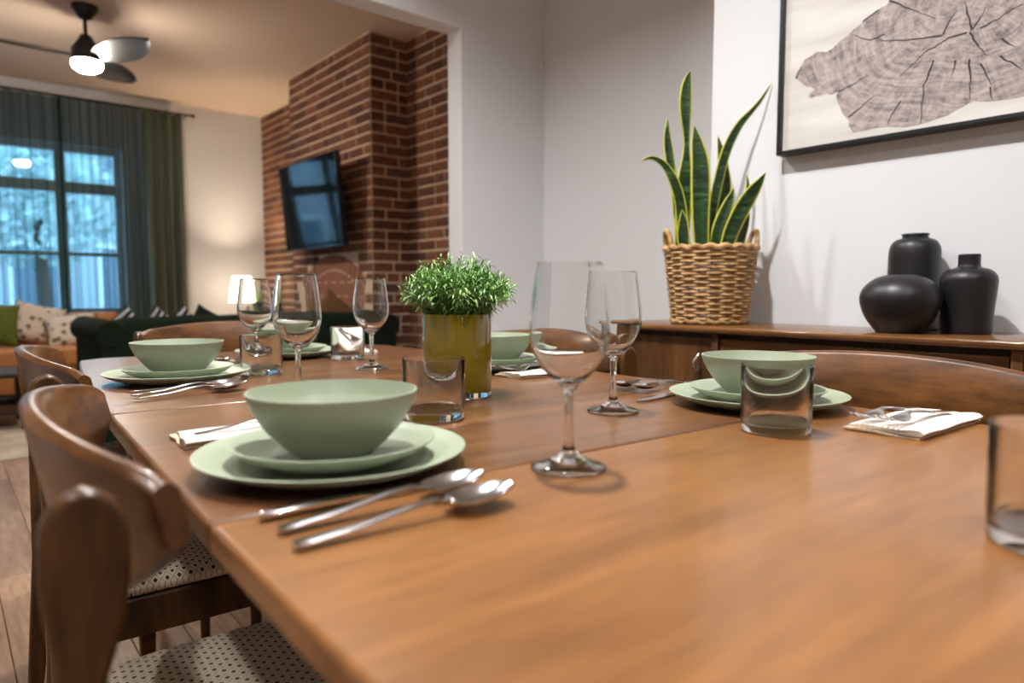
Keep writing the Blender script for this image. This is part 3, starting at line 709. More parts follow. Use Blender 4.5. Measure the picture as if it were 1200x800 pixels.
# ================================================================== SIDEBOARD
SX, SB0, SB1 = 1.735, -0.62, 1.52
sb = thing('sideboard', 'long low walnut sideboard with drawers and metal pulls against the white wall', 'sideboard', (0, 0, 0))
b = MB(); b.prism([(SX-0.018, 0.807), (SX-0.012, 0.800), (2.045, 0.800), (2.045, 0.8195), (SX-0.010, 0.8195), (SX-0.018, 0.8155)], 'y', SB0-0.02, SB1+0.02) ; b.obj('top', M['sideboard_top'], sb, 0.002)
mb = MB(); mb.box(2.02, 2.04, SB0, SB1, 0.20, 0.80); mb.box(SX+0.02, 2.02, SB0, SB0+0.02, 0.20, 0.80); mb.box(SX+0.02, 2.02, SB1-0.02, SB1, 0.20, 0.80); mb.box(SX+0.02, 2.02, SB0+0.02, SB1-0.02, 0.20, 0.22); mb.box(SX+0.035, SX+0.045, SB0+0.02, SB1-0.02, 0.22, 0.80)
mb.obj('carcass', M['darkwood'], sb, smooth=False)
posts = [(SB1-0.028, SB1), (1.137, 1.157), (0.402, 0.424), (-0.32, -0.298), (SB0, SB0+0.028)]
for a, c_ in posts: box('divider', M['side_v'], SX, SX+0.03, a, c_, 0.20, 0.80, sb, 0.003)
def pull(parent, y, z):
    b = MB(); b.tube([(SX-0.002, y+0.006, z-0.020), (SX-0.014, y+0.004, z-0.012), (SX-0.020, y, z), (SX-0.014, y-0.004, z+0.014), (SX-0.006, y-0.006, z+0.022)], [0.0045, 0.0040, 0.0055, 0.0040, 0.0055], 10)
    b.tube([(SX+0.006, y, z-0.02), (SX-0.006, y, z-0.02)], 0.009, 14)
    b.obj('pull', M['pull'], parent)
d = box('door', M['side_v'], SX+0.008, SX+0.028, 1.161, SB1-0.032, 0.225, 0.783, sb, 0.002); pull(d, 1.20, 0.712)
d = box('door', M['side_v'], SX+0.008, SX+0.028, SB0+0.032, -0.324, 0.225, 0.783, sb, 0.002); pull(d, -0.37, 0.712)
for (a, c_) in ((0.428, 1.133), (-0.294, 0.398)):
    for z0, z1 in ((0.61, 0.783), (0.42, 0.605), (0.225, 0.415)):
        d = box('drawer', M['sideboard'], SX+0.008, SX+0.028, a, c_, z0, z1, sb, 0.002)
        for yy in (a+0.17, c_-0.17): pull(d, yy, (z0+z1)/2-0.01)
for yy in (SB0+0.12, SB1-0.12):
    for xx in (SX+0.06, 1.98):
        b = MB(); b.tube([(xx, yy, 0.20), (xx, yy, 0)], [0.02, 0.012], 14); b.obj('leg', M['darkwood'], sb)
ST = 0.8195
# vases
def vase(name, prof, label, loc):
    b = MB(); b.lathe(prof, 56); o = b.obj(name, M['vase'], angle=50); o.location = loc; return tag(o, label, 'vase', 'matte black vases on the sideboard')
vase('vase', [(0, 0), (0.050, 0)] + arc_prof([(0.053, 0.003), (0.078, 0.040), (0.0905, 0.082), (0.082, 0.112), (0.058, 0.134), (0.031, 0.1435)], 7) + [(0.027, 0.1425), (0.026, 0.13), (0, 0.03)], 'squat round matte black vase, front of the three on the sideboard', (1.825, 0.680, ST))
vase('vase', [(0, 0), (0.057, 0)] + arc_prof([(0.0605, 0.004), (0.0615, 0.06), (0.0615, 0.16), (0.0600, 0.212), (0.050, 0.234), (0.034, 0.2420), (0.0305, 0.2435)], 6) + [(0.0300, 0.2490), (0.0330, 0.2505), (0.0320, 0.2540), (0.028, 0.2540), (0.0265, 0.2400), (0, 0.2)], 'tallest matte black vase with a narrow lip, standing behind the round one', (1.984, 0.708, ST))
vase('vase', [(0, 0), (0.050, 0)] + arc_prof([(0.0525, 0.003), (0.0555, 0.06), (0.0600, 0.115), (0.0590, 0.138), (0.046, 0.154), (0.0275, 0.161), (0.0235, 0.168), (0.0235, 0.190)], 6) + [(0.0225, 0.1925), (0.0205, 0.1925), (0.0195, 0.17), (0, 0.1)], 'matte black bottle vase with a short neck, rightmost of the three', (1.918, 0.562, ST))

# ---- snake plant in a wicker basket
BX, BY = 1.878, 1.262
bk = thing('snake_plant', 'snake plant with yellow-edged leaves in a tan wicker basket on the sideboard', 'potted plant', (BX, BY, ST), R(-40))
nst = 20; H_ = 0.232; rows_n = 25
weave = MB()
def brad(z): return 0.113 + 0.026*z/H_
for k in range(rows_n):
    z = 0.009 + k*(H_-0.012)/(rows_n-1); pts = []
    for j in range(120):
        a = 2*PI*j/120; rr_ = brad(z) + 0.0036*math.sin(a*nst/2 + (k % 2)*PI)
        pts.append((rr_*math.cos(a), rr_*math.sin(a), z + 0.0008*math.sin(5*a+k)))
    weave.tube(pts, 0.0044, 6, closed=True)
weave.obj('weave', M['wicker'], bk)['kind'] = 'stuff'
for j in range(nst):
    a = 2*PI*(j+0.0)/nst
    st_ = MB(); st_.tube([(brad(0)*math.cos(a), brad(0)*math.sin(a), 0.004), (brad(H_)*math.cos(a), brad(H_)*math.sin(a), H_)], 0.0032, 6); st_.obj('stake', M['wicker'], bk)
for z, r_, tr in ((0.0095, 0.115, 0.006), (H_+0.004, brad(H_)+0.001, 0.0085)):
    b = MB(); b.tube([((r_+0.002*math.sin(20*2*PI*j/160))*math.cos(2*PI*j/160), (r_+0.002*math.sin(20*2*PI*j/160))*math.sin(2*PI*j/160), z + 0.0028*math.sin(20*2*PI*j/160+1)) for j in range(160)], tr, 8, closed=True)
    b.obj('rim' if z > 0.1 else 'base_rim', M['wicker'], bk)
b = MB(); b.lathe([(0, 0.002), (0.112, 0.002), (0.112, 0.008), (0, 0.008)], 40); b.obj('basket_bottom', M['wicker'], bk)
for s_ in (-1, 1):
    b = MB(); pts = []
    for k in range(15):
        q = PI*k/14; a = (0 if s_ > 0 else PI) + 0.27*math.cos(q)
        rr_ = brad(H_) - 0.002 + 0.004*math.sin(q)
        pts.append((rr_*math.cos(a), rr_*math.sin(a), H_ - 0.006 + 0.066*math.sin(q)**0.7))
    b.tube(pts, 0.0082, 8); b.obj('handle', M['wicker'], bk)
b = MB(); b.lathe([(0, H_-0.03), (0.131, H_-0.03), (0.131, H_-0.02), (0, H_-0.012)], 32); b.obj('soil', M['soil'], bk)
# leaves: (points as (lateral px, up px) of a 0.81 mm grid, half widths, depth at base, depth at tip, twist)
LS = 0.00081
leaves = [
 ([(212,770),(216,620),(222,480),(228,345),(220,200),(226,110),(240,56)], [26,31,29,12,24,18,1], 0.02, 0.03, 0.25),
 ([(275,770),(268,640),(266,520),(262,420),(250,345),(240,284)], [24,30,34,31,19,1], -0.035, -0.03, 0.0),
 ([(222,770),(205,640),(188,500),(168,380),(160,300),(163,228)], [18,17,14,19,14,1], 0.035, 0.06, 0.3),
 ([(218,770),(205,680),(188,570),(160,495),(120,438),(70,414),(22,432)], [22,22,19,17,12,7,1], -0.01, -0.08, -0.2),
 ([(310,770),(322,640),(345,500),(378,370),(425,275),(480,212),(515,170),(555,106)], [16,18,20,19,15,9,7,1], 0.0, 0.03, 0.35),
 ([(372,770),(385,640),(390,520),(384,430),(374,355),(362,297)], [22,26,26,21,13,1], 0.05, 0.06, -0.15),
 ([(352,770),(372,690),(405,610),(438,550),(464,510),(485,473)], [22,28,29,24,14,1], -0.06, -0.10, 0.1),
 ([(412,770),(432,690),(452,620),(466,550),(472,500),(467,450)], [14,17,15,12,8,1], 0.02, 0.03, 0.5),
 ([(332,770),(345,680),(368,610),(388,560),(404,516)], [22,25,22,15,1], -0.02, -0.01, 0.0),
 ([(300,770),(304,660),(306,560),(304,488)], [10,9,7,1], 0.02, 0.03, 0.4),
 ([(202,770),(196,700),(194,640),(190,606)], [16,22,14,1], -0.055, -0.06, -0.2),
 ([(405,770),(420,700),(436,650),(446,618)], [16,17,10,1], -0.05, -0.06, 0.2),
]
for pts, hw, d0, d1, tw in leaves:
    n_ = len(pts); rows = []; att = []
    fine = arc_prof([(p[0], p[1]) for p in pts], 5); fw = arc_prof([(h, 0) for h in hw], 5)
    K = len(fine)
    ring = []
    for i, ((u, v_), (h, _)) in enumerate(zip(fine, fw)):
        s_ = i/(K-1); dp = d0 + (d1-d0)*s_
        a = fine[max(0, i-1)]; c_ = fine[min(K-1, i+1)]; tx, tz = c_[0]-a[0], -(c_[1]-a[1]); ll = math.hypot(tx, tz) or 1
        nx_, nz_ = tz/ll, -tx/ll
        row = []
        for j in range(7):
            q = (j/6-0.5)*2
            wx = h*1.1*LS*q; tt = tw*(1-0.5*s_)
            row.append(((u-322)*LS + nx_*wx*math.cos(tt), dp + abs(q)**1.6*h*LS*-0.28 + wx*math.sin(tt), H_ + (752-v_)*LS + nz_*wx*math.cos(tt)))
        rows.append(row)
    b = MB(); vs = [p for r_ in rows for p in r_]; fs = [(i*7+j, i*7+j+1, (i+1)*7+j+1, (i+1)*7+j) for i in range(K-1) for j in range(6)]
    b.add(vs, fs, [abs(j/6-0.5)*2 for i in range(K) for j in range(7)])
    o = b.obj('leaf', M['snake'], bk, att='edge', angle=180)
    so = o.modifiers.new('thick', 'SOLIDIFY'); so.thickness = 0.0022

# ================================================================== PICTURE
PX = 2.018
pic = thing('framed_picture', 'large black-framed print of a cracked tree cross-section on the white wall', 'picture', (0, 0, 0))
py0, py1, pz0, pz1 = -0.16, 1.118, 1.338, 2.16
mb = MB(); fw_ = 0.012
mb.box(2.000, 2.045, py1-fw_, py1, pz0, pz1); mb.box(2.000, 2.045, py0, py0+fw_, pz0, pz1); mb.box(2.000, 2.045, py0+fw_, py1-fw_, pz0, pz0+fw_); mb.box(2.000, 2.045, py0+fw_, py1-fw_, pz1-fw_, pz1)
mb.obj('frame', M['black'], pic, 0.0015)
m = mat('canvas', (226, 222, 216), 0.85); v = coords(m, (1, 0.4, 3)); f = noise(m, v, 6, 6); n, l, b_ = nodes(m)
r = ramp(m, [(0.35, (200, 196, 190)), (0.6, (218, 215, 211))]); l.new(f, r.inputs[0]); l.new(r.outputs[0], b_.inputs['Base Color']); bump(m, noise(m, coords(m), 500, 2), 0.15, 0.001)
box('canvas', m, PX, 2.04, py0+fw_, py1-fw_, pz0+fw_, pz1-fw_, pic)
# print of the slab: growth rings around the pith, drawn by distance
PYC, PZC = 0.617, 1.653
ART_OUT = [(0.809, 1.71), (0.815, 1.701), (0.841, 1.689), (0.859, 1.68), (0.877, 1.672), (0.904, 1.659), (0.923, 1.645), (0.939, 1.638), (0.963, 1.622), (0.98, 1.617), (1.006, 1.626), (1.026, 1.617), (1.044, 1.612), (1.059, 1.59), (1.064, 1.579), (1.072, 1.568), (1.055, 1.549), (1.039, 1.533), (1.023, 1.527), (1.01, 1.517), (1.023, 1.51), (1.03, 1.501), (1.022, 1.495), (1.007, 1.497), (0.991, 1.496), (0.976, 1.5), (0.959, 1.491), (0.939, 1.497), (0.946, 1.486), (0.943, 1.469), (0.932, 1.447), (0.925, 1.429), (0.909, 1.412), (0.906, 1.392), (0.894, 1.373), (0.866, 1.373), (0.836, 1.375), (0.802, 1.373), (0.759, 1.363), (0.717, 1.365), (0.677, 1.372), (0.657, 1.375), (0.642, 1.383), (0.623, 1.39), (0.601, 1.4), (0.565, 1.391), (0.529, 1.389), (0.497, 1.389), (0.42, 1.5), (0.33, 1.53), (0.24, 1.55), (0.14, 1.6), (0.05, 1.6), (-0.02, 1.66), (-0.05, 1.74), (-0.01, 1.83), (0.08, 1.9), (0.18, 1.95), (0.3, 2.02), (0.42, 2.05), (0.54, 2.03), (0.64, 1.99), (0.72, 1.95), (0.78, 1.88), (0.8, 1.84)]
CRACKS = [[(0.622, 1.573), (0.666, 1.57), (0.685, 1.558), (0.714, 1.551), (0.738, 1.53), (0.754, 1.517), (0.775, 1.499)], [(0.614, 1.57), (0.598, 1.537), (0.575, 1.504)], [(0.809, 1.71), (0.761, 1.673), (0.729, 1.652), (0.692, 1.626)], [(0.613, 1.574), (0.592, 1.601), (0.584, 1.623)], [(0.591, 1.574), (0.556, 1.586), (0.507, 1.606)], [(0.613, 1.503), (0.609, 1.45), (0.607, 1.404)], [(0.693, 1.523), (0.715, 1.463), (0.719, 1.365)], [(0.772, 1.436), (0.793, 1.401), (0.802, 1.376)], [(0.907, 1.418), (0.873, 1.44), (0.839, 1.463)], [(0.939, 1.494), (0.899, 1.509), (0.857, 1.523)], [(0.587, 1.486), (0.563, 1.429)], [(0.566, 1.426), (0.558, 1.393)], [(0.548, 1.495), (0.5, 1.451)], [(0.545, 1.537), (0.517, 1.509)], [(0.644, 1.511), (0.652, 1.471)], [(0.819, 1.623), (0.856, 1.615), (0.909, 1.648)], [(0.613, 1.578), (0.625, 1.632), (0.631, 1.65)], [(0.676, 1.583), (0.664, 1.612), (0.645, 1.634)], [(0.676, 1.579), (0.768, 1.591), (0.834, 1.611)], [(0.881, 1.671), (0.854, 1.686), (0.824, 1.697)], [(1.069, 1.563), (1.062, 1.581), (1.049, 1.593)]]
m = mat('tree_ring_print', (180, 168, 160), 0.85); n, l, b_ = nodes(m)
geo = N(m, 'NewGeometry'); sub = N(m, 'VectorMath'); sub.operation = 'SUBTRACT'; sub.inputs[1].default_value = (PX, PYC, PZC); l.new(geo.outputs['Position'], sub.inputs[0])
wob = N(m, 'TexNoise'); wob.inputs['Scale'].default_value = 5; wob.inputs['Detail'].default_value = 6; l.new(sub.outputs[0], wob.inputs['Vector'])
sx = N(m, 'SeparateXYZ'); l.new(sub.outputs[0], sx.inputs[0])
dd = math_(m, 'SQRT', math_(m, 'ADD', math_(m, 'POWER', sx.outputs[1], 2.0), math_(m, 'POWER', math_(m, 'MULTIPLY', sx.outputs[2], 1.35), 2.0)))
dd = math_(m, 'ADD', dd, math_(m, 'MULTIPLY', wob.outputs['Fac'], 0.11))
rings = math_(m, 'SINE', math_(m, 'MULTIPLY', dd, 420.0)); rings2 = math_(m, 'SINE', math_(m, 'MULTIPLY', dd, 131.0))
nz = N(m, 'TexNoise'); nz.inputs['Scale'].default_value = 24; nz.inputs['Detail'].default_value = 9; nz.inputs['Roughness'].default_value = 0.78; nz.inputs['Distortion'].default_value = 0.6; l.new(sub.outputs[0], nz.inputs['Vector'])
ang = math_(m, 'ARCTAN2', sx.outputs[2], sx.outputs[1]); rays_n = N(m, 'TexNoise'); rays_n.noise_dimensions = '1D'; rays_n.inputs['Scale'].default_value = 38; rays_n.inputs['Detail'].default_value = 4
l.new(ang, rays_n.inputs['W'])
cv = N(m, 'CombineXYZ'); l.new(math_(m, 'MULTIPLY', dd, 70.0), cv.inputs[0]); l.new(math_(m, 'MULTIPLY', ang, 3.0), cv.inputs[1])
pn = N(m, 'TexNoise'); pn.inputs['Scale'].default_value = 1.0; pn.inputs['Detail'].default_value = 6; pn.inputs['Roughness'].default_value = 0.65; l.new(cv.outputs[0], pn.inputs['Vector'])
cv2 = N(m, 'CombineXYZ'); l.new(math_(m, 'MULTIPLY', dd, 9.0), cv2.inputs[0]); l.new(math_(m, 'MULTIPLY', ang, 26.0), cv2.inputs[1])
pn2 = N(m, 'TexNoise'); pn2.inputs['Scale'].default_value = 1.0; pn2.inputs['Detail'].default_value = 6; pn2.inputs['Roughness'].default_value = 0.7; l.new(cv2.outputs[0], pn2.inputs['Vector'])
val = math_(m, 'ADD', math_(m, 'MULTIPLY', pn.outputs['Fac'], 0.42), math_(m, 'MULTIPLY', pn2.outputs['Fac'], 0.24)); val = math_(m, 'ADD', val, math_(m, 'MULTIPLY', nz.outputs['Fac'], 0.36))
r = ramp(m, [(0.37, (80, 72, 73)), (0.45, (132, 122, 121)), (0.53, (170, 158, 154)), (0.66, (200, 191, 187))]); l.new(val, r.inputs[0]); l.new(r.outputs[0], b_.inputs['Base Color'])
b = MB(); b.prism(ART_OUT, 'x', PX-0.0008, PX-0.0002); b.obj('tree_ring_print', m, pic, smooth=False)
M['ink'] = mat('dark_ink', (44, 40, 42), 0.85)
for cr_ in CRACKS:
    b = MB(); pts = []
    for (a, c_) in zip(cr_[:-1], cr_[1:]):
        for k in range(4):
            t = k/4; pts.append((a[0]+(c_[0]-a[0])*t + random.uniform(-.002, .002), a[1]+(c_[1]-a[1])*t + random.uniform(-.002, .002)))
    pts.append(cr_[-1]); K = len(pts)
    L1, L2 = [], []
    for i, (y, z) in enumerate(pts):
        a, c_ = pts[max(0, i-1)], pts[min(K-1, i+1)]; dy, dz = c_[0]-a[0], c_[1]-a[1]; ll = math.hypot(dy, dz) or 1
        w_ = (0.0019*(1-0.75*i/(K-1)) + random.uniform(0, 0.0006))
        L1.append((y-dz/ll*w_, z+dy/ll*w_)); L2.append((y+dz/ll*w_, z-dy/ll*w_))
    vs = [(PX-0.0012, y, z) for y, z in L1] + [(PX-0.0012, y, z) for y, z in L2]
    b.add(vs, [(i, i+1, K+i+1, K+i) for i in range(K-1)])
    b.obj('crack_line', M['ink'], pic, smooth=False)

# ================================================================== LIVING ROOM
# curtains
def curtain(name, m, x0, x1, z0, z1, y, amp, folds, label, cat, group=None, seed=0):
    rnd = random.Random(seed); n_ = int(folds*14); ph = rnd.uniform(0, 6); top = []; b = MB(); rows = 9; vs = []
    for k in range(rows):
        s_ = k/(rows-1); z = z0 + (z1-z0)*s_; am = amp*(1.25-0.5*s_)
        for i in range(n_+1):
            t = i/n_
            vs.append((x0 + (x1-x0)*t + 0.006*math.sin(7*t*folds+s_*2), y + am*math.sin(2*PI*folds*t + ph + 0.4*math.sin(3*s_+t*9)) + 0.3*am*math.sin(2*PI*folds*2.3*t+s_), z))
    fs = [(k*(n_+1)+i, k*(n_+1)+i+1, (k+1)*(n_+1)+i+1, (k+1)*(n_+1)+i) for k in range(rows-1) for i in range(n_)]
    b.add(vs, fs); o = b.obj(name, m, angle=180); return tag(o, label, cat, group)
curtain('sheer_curtain', M['sheer'], -0.80, 0.90, 0.03, 2.595, YW-0.075, 0.022, 15, 'left green sheer curtain panel over the window', 'curtain', 'green sheer curtains', 1)
curtain('sheer_curtain', M['sheer'], 0.86, 1.512, 0.03, 2.595, YW-0.145, 0.022, 8, 'middle green sheer curtain panel between the window mullion and the dark drape', 'curtain', 'green sheer curtains', 2)
curtain('drape', M['drape'], 1.53, 1.885, 0.03, 2.595, YW-0.10, 0.030, 4, 'opaque dark green drape hanging at the right of the window', 'curtain', None, 3)
rod = thing('curtain_rod', 'thin black curtain rod ending in a small knob above the green drape', 'curtain rod', (0, 0, 0))
b = MB(); b.tube([(-1.2, YW-0.10, 2.606), (1.96, YW-0.10, 2.606)], 0.010, 10); b.obj('rod', M['black'], rod)
b = MB(); b.lathe([(0, -0.02), (0.012, -0.018), (0.019, 0), (0.012, 0.018), (0, 0.02)], 14); o = b.obj('finial', M['black'], rod); o.location = (1.975, YW-0.10, 2.606); o.rotation_euler = (0, PI/2, 0)
for xx in (1.91, -1.1):
    b = MB(); b.tube([(xx, YW-0.001, 2.585), (xx, YW-0.10, 2.594)], 0.006, 8); b.obj('bracket', M['black'], rod)

# tan leather sofa below the window
ls = thing('leather_sofa', 'tan leather sofa with channelled back under the window', 'sofa', (0, 0, 0))
def soft_box(name, m, x0, x1, y0, y1, z0, z1, parent, bev=0.04):
    b = MB(); b.box(x0,x1,y0,y1,z0,z1); return b.obj(name, m, parent, bev, 4, angle=60)
soft_box('base', M['leather'], -0.98, 1.22, 6.30, 7.05, 0.14, 0.33, ls, 0.02)
for i in range(2): soft_box('seat_cushion', M['leather'], -0.96+1.08*i, 0.11+1.08*i, 6.26, 6.92, 0.335, 0.49, ls, 0.035)
for i in range(12): soft_box('back_channel', M['leather'], -0.975+0.183*i, -0.975+0.183*i+0.181, 6.86, 7.05, 0.34, 0.735, ls, 0.035)
for xx in (-0.95, 1.17):
    for yy in (6.36, 7.0):
        b = MB(); b.tube([(xx, yy, 0.14), (xx, yy, 0)], [0.022, 0.014], 12); b.obj('leg', M['darkwood'], ls)
def pillow(name, m, label, loc, rot, w_=0.44, h_=0.44, th=0.14, group=None, kind='cushion'):
    b = MB(); n_ = 14; vs = []; 
    def pt(i, j, s_):
        u, v_ = 2*i/n_-1, 2*j/n_-1
        pin = 1 - 0.10*(abs(u*v_)**0.0)*0
        k_ = (1-abs(u)**2.6)*(1-abs(v_)**2.6)
        cx_ = u*w_/2*(1-0.07*(1-u*u*0)*(1-abs(v_)**2)*0); shrink = 1-0.09*(1-abs(v_)**1.5); shrink2 = 1-0.09*(1-abs(u)**1.5)
        return (u*w_/2*(1-0.09*(1-abs(v_)**2)*abs(u)**3), s_*th/2*k_**0.55, v_*h_/2*(1-0.09*(1-abs(u)**2)*abs(v_)**3))
    for s_ in (-1, 1):
        for i in range(n_+1):
            for j in range(n_+1): vs.append(pt(i, j, s_))
    o_ = (n_+1)**2; fs = []
    for i in range(n_):
        for j in range(n_):
            a, b1, c1, d1 = i*(n_+1)+j, i*(n_+1)+j+1, (i+1)*(n_+1)+j+1, (i+1)*(n_+1)+j
            fs += [(a, b1, c1, d1), (o_+d1, o_+c1, o_+b1, o_+a)]
    b.add(vs, fs); me = b.mesh(name, m, angle=180)
    bm = bmesh.new(); bm.from_mesh(me); bmesh.ops.remove_doubles(bm, verts=bm.verts[:], dist=1e-5); bmesh.ops.recalc_face_normals(bm, faces=bm.faces[:]); bm.to_mesh(me); bm.free()
    o = bpy.data.objects.new(name, me); C.objects.link(o); o.location = loc; o.rotation_euler = rot; return tag(o, label, kind, group)
pillow('cushion', M['green_knit'], 'green knitted square cushion on the tan leather sofa', (0.285, 6.56, 0.665), (R(-22), R(6), R(4)), 0.40, 0.36)
pillow('cushion', M['floral'], 'cream cushion with small brown flowers, upright on the tan sofa', (0.60, 6.70, 0.655), (R(-20), R(14), R(-6)), 0.36, 0.34)
pillow('cushion', M['floral'], 'cream flowered cushion slumped at the right of its twin on the tan sofa', (0.81, 6.48, 0.600), (R(-42), R(-10), R(-10)), 0.36, 0.32)

# coffee table and rug
ct = thing('coffee_table', 'dark wooden coffee table with square legs before the tan sofa', 'coffee table', (0, 0, 0))
box('top', M['darkwood'], -0.55, 0.455, 5.45, 5.99, 0.355, 0.385, ct, 0.004); box('shelf', M['darkwood'], -0.50, 0.40, 5.50, 5.93, 0.10, 0.12, ct, 0.003)
for xx in (-0.52, 0.385):
    for yy in (5.48, 5.91): box('leg', M['darkwood'], xx, xx+0.05, yy, yy+0.05, 0.012, 0.355, ct, 0.004)
rug = box('rug', M['rug'], -1.5, 1.9, 4.56, 6.25, 0.0005, 0.0115, None, 0.004); tag(rug, 'cream woven area rug under the coffee table', 'rug')

# dark green velvet sofa, seen from behind
gs = thing('velvet_sofa', 'dark green velvet sofa seen from behind, beyond the dining table', 'sofa', (0, 0, 0))
GX0, GX1, GY = 0.655, 2.30, 4.02
soft_box('base', M['velvet'], GX0+0.02, GX1-0.02, GY+0.02, GY+0.86, 0.13, 0.42, gs, 0.03)
for i in range(2):
    b = MB(); x0 = GX0+0.03+i*0.79; rings = []
    for k in range(21):
        t = k/20; xx = x0+0.785*t; e = 1-abs(2*t-1)**10; zt = 0.785 - 0.010*abs(2*t-1)**4 + 0.003*math.sin(t*16)
        q = 0.5+0.5*e
        rings.append([(xx, GY+0.01, 0.20), (xx, GY-0.004, 0.45), (xx, GY+0.0, zt-0.09), (xx, GY+0.03, zt-0.03*(2-q)), (xx, GY+0.08, zt-0.03*(1-q)), (xx, GY+0.14, zt-0.012), (xx, GY+0.19, zt-0.06), (xx, GY+0.21, 0.45), (xx, GY+0.21, 0.20)])
    b.loft(rings); b.obj('back_cushion', M['velvet'], gs, angle=70)
    soft_box('seat_cushion', M['velvet'], x0+0.005, x0+0.78, GY+0.22, GY+0.85, 0.425, 0.53, gs, 0.04)
for xx, s_ in ((GX0-0.03, 1), (GX1-0.04, -1)):
    b = MB(); rings = []
    for yy in (GY-0.01, GY+0.01, GY+0.85, GY+0.87):
        sc = 0.9 if yy in (GY-0.01, GY+0.87) else 1
        ring = [(xx+0.05 + 0.075*sc*math.cos(2*PI*k/20), yy, 0.695 + 0.075*sc*math.sin(2*PI*k/20)) for k in range(20)]
        rings.append(ring)
    b.loft(rings); b.box(xx+0.005, xx+0.095, GY, GY+0.86, 0.14, 0.66); b.obj('arm', M['velvet'], gs, angle=60)
for xx in (GX0+0.06, GX1-0.06):
    for yy in (GY+0.07, GY+0.8):
        b = MB(); b.tube([(xx, yy, 0.13), (xx, yy, 0.012 if yy > 4.5 and xx < 1.9 else 0.0)], [0.022, 0.015], 12); b.obj('foot', M['darkwood'], gs)
for i, (xx, hh, rz, rx) in enumerate(((0.80, 0.690, 45, 3), (1.00, 0.686, 42, -6), (1.10, 0.690, 38, 5))):
    pillow('cushion', M['stripe'], ['black and white striped cushion peeking over the green sofa, nearest its left arm', 'black and white striped cushion peeking over the green sofa, before the drape', 'black and white striped cushion peeking over the green sofa, beside the dark pointed one'][i],
           (xx, GY+(0.31, 0.43, 0.30)[i], hh), (R(10), R(rz+rx), R(4*i-4)), 0.22, 0.22, 0.085, 'striped cushions on the green sofa')
pillow('cushion', M['charcoal_cloth'], 'charcoal cushion with one pointed corner above the green sofa', (1.265, GY+0.44, 0.690), (R(10), R(28), R(6)), 0.23, 0.23, 0.09)
pillow('cushion', M['tan_cloth'], 'tan brown cushion against the green sofa back, before the brick arch', (2.05, GY+0.34, 0.735), (R(12), R(38), R(-8)), 0.30, 0.30, 0.10)

# corner: side table, lamp, plant
stt = thing('side_table', 'small dark side table in the corner by the window wall', 'side table', (2.37, 6.95, 0))
b = MB(); b.lathe([(0, 0.58), (0.27, 0.58), (0.275, 0.59), (0.27, 0.605), (0, 0.605)], 40); b.obj('top', M['darkwood'], stt)
for k in range(3):
    a = 2*PI*k/3+0.4; b = MB(); b.tube([(0.13*math.cos(a), 0.13*math.sin(a), 0.58), (0.21*math.cos(a), 0.21*math.sin(a), 0)], [0.018, 0.012], 10); b.obj('leg', M['darkwood'], stt)
LX, LY = 2.30, 6.88
lp = thing('table_lamp', 'lit table lamp with a glowing cone shade in the corner', 'lamp', (LX, LY, 0.605))
b = MB(); b.lathe([(0, 0), (0.07, 0), (0.07, 0.012), (0.02, 0.02), (0.014, 0.06), (0.03, 0.11), (0.012, 0.16), (0.010, 0.22), (0, 0.22)], 28); b.obj('base', M['pull'], lp)
b = MB(); b.lathe([(0.125, 0.205), (0.085, 0.455), (0.082, 0.455), (0.122, 0.205)], 40, close=True); b.obj('shade', M['shade'], lp)
ld = bpy.data.lights.new('lamp_bulb', 'POINT'); ld.energy = LAMP_W; ld.color = (1, 0.78, 0.55); ld.shadow_soft_size = 0.04
lo = bpy.data.objects.new('lamp_bulb', ld); C.objects.link(lo); lo.parent = lp; lo.location = (0, 0, 0.33)
sp_ = thing('potted_plant', 'small spiky green plant in a dark pot behind the lit lamp', 'potted plant', (2.53, 7.04, 0.605))
b = MB(); b.lathe([(0, 0), (0.06, 0), (0.085, 0.20), (0.078, 0.20), (0.07, 0.17), (0, 0.17)], 28); b.obj('pot', M['velvet'], sp_)
rnd = random.Random(9)
for k in range(46):
    a = rnd.uniform(0, 2*PI); tl_ = rnd.uniform(0.2, 1.0); L_ = rnd.uniform(0.14, 0.22); b = MB(); rows = []
    for i in range(5):
        s_ = i/4; r_ = 0.03 + L_*s_*math.sin(tl_)*0.8; z = 0.17 + L_*s_*math.cos(tl_*0.9) - 0.03*s_*s_
        hw = 0.007*(1-s_)+0.0008
        rows.append([(r_*math.cos(a)-hw*math.sin(a), r_*math.sin(a)+hw*math.cos(a), z), (r_*math.cos(a)+hw*math.sin(a), r_*math.sin(a)-hw*math.cos(a), z)])
    b.sheet(rows, 0.0008); b.att = [0.5+0.3*rnd.random()]*len(b.v); b.obj('leaf', M['leaf'], sp_, att='tone')

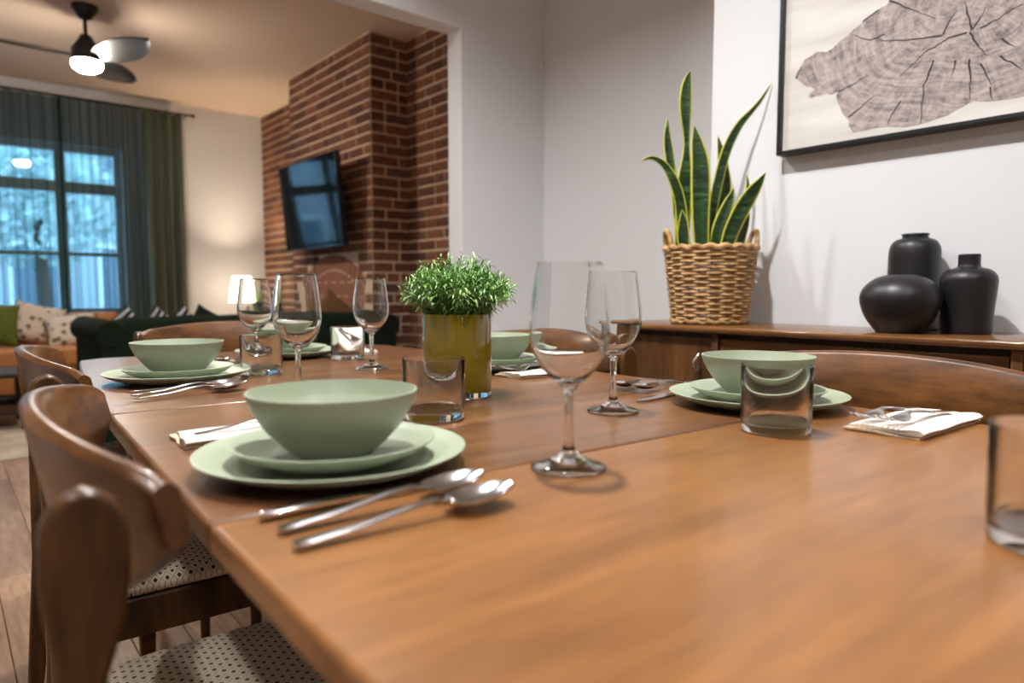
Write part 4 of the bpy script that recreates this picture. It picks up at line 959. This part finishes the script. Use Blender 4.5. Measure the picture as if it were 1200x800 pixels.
# television on the chimney breast
tv = thing('television', 'wall-mounted flat television tilted forward on the brick chimney breast', 'television', (2.215, 5.04, 1.575))
tv.rotation_euler = (0, R(-5.0), 0)
box('housing', M['black'], -0.012, 0.028, -0.515, 0.515, -0.335, 0.335, tv, 0.004)
box('screen', M['screen'], -0.0135, -0.011, -0.505, 0.505, -0.322, 0.327, tv)
b = MB(); b.box(0.028, 0.050, -0.2, 0.2, -0.15, 0.15); b.box(0.050, 0.155, -0.03, 0.03, -0.03, 0.03); b.box(0.135, 0.162, -0.12, 0.12, -0.12, 0.12); b.obj('wall_mount', M['black'], tv, 0.003)
b = MB(); b.tube([(2.36, 5.32, 1.32), (2.369, 5.33, 1.15), (2.371, 5.32, 0.9), (2.371, 5.33, 0.30)], 0.004, 8)
tag(b.obj('power_cord', M['black']), 'thin dark power cord hanging below the television on the brick', 'cord')

# ================================================================== OUTSIDE
og = struct(box('ground', mat('asphalt', (120, 124, 128), 0.9), -14, 14, YW+0.3, 26, -0.6, -0.5))
hs = thing('house', 'pale house across the street seen through the sheer curtains', 'house', (0, 17, -0.5))
box('wall', M['facade'], -9, 4.2, 0, 5, 0, 6.4, hs)
for ix in range(8):
    for iz in range(2):
        x0 = -8.2+1.55*ix; z0 = 0.9+2.9*iz
        f_ = box('window', M['trim'], x0, x0+0.95, -0.06, 0.02, z0, z0+1.5, hs); box('pane', M['far_pane'], x0+0.08, x0+0.87, -0.07, -0.055, z0+0.08, z0+1.42, f_)
b = MB(); b.prism([(-0.5, 6.4), (5.5, 6.4), (2.5, 8.2)], 'x', -9.3, 4.5); b.obj('roof', M['bark'], hs, smooth=False)
tr = thing('tree', 'leafy street tree outside seen dimly through the window', 'tree', (1.2, 12.5, -0.5))
b = MB(); b.tube([(0, 0, 0), (0.05, 0, 1.2), (0, 0.05, 2.6)], [0.14, 0.11, 0.06], 10); b.obj('trunk', M['bark'], tr)
b = MB(); rnd = random.Random(2)
for k in range(1800):
    d = Vector((rnd.gauss(0, 1), rnd.gauss(0, 1), rnd.gauss(0, 1))).normalized()*rnd.random()**0.4
    p = Vector((d.x*1.5, d.y*1.5, 3.1+d.z*1.35)); a = Vector((rnd.uniform(-1,1), rnd.uniform(-1,1), rnd.uniform(-1,1))).normalized()*0.09; c_ = a.orthogonal()*0.55
    b.add([p-a, p+c_, p+a, p-c_], [(0,1,2,3)])
b.obj('foliage', M['tree_leaf'], tr, smooth=False)['kind'] = 'stuff'

# light passing through the clear glass onto the table
for o in S.objects:
    if o.type == 'MESH' and o.data.materials and o.data.materials[0] == M['glass']: o.cycles.is_caustics_caster = True
    elif o.type == 'MESH' and (o.parent is table or o.name.startswith(('dinner_plate', 'salad_plate', 'bowl'))): o.cycles.is_caustics_receiver = True
    elif o.type == 'LIGHT' and o.name.startswith('downlight'): o.data.cycles.is_caustics_light = True
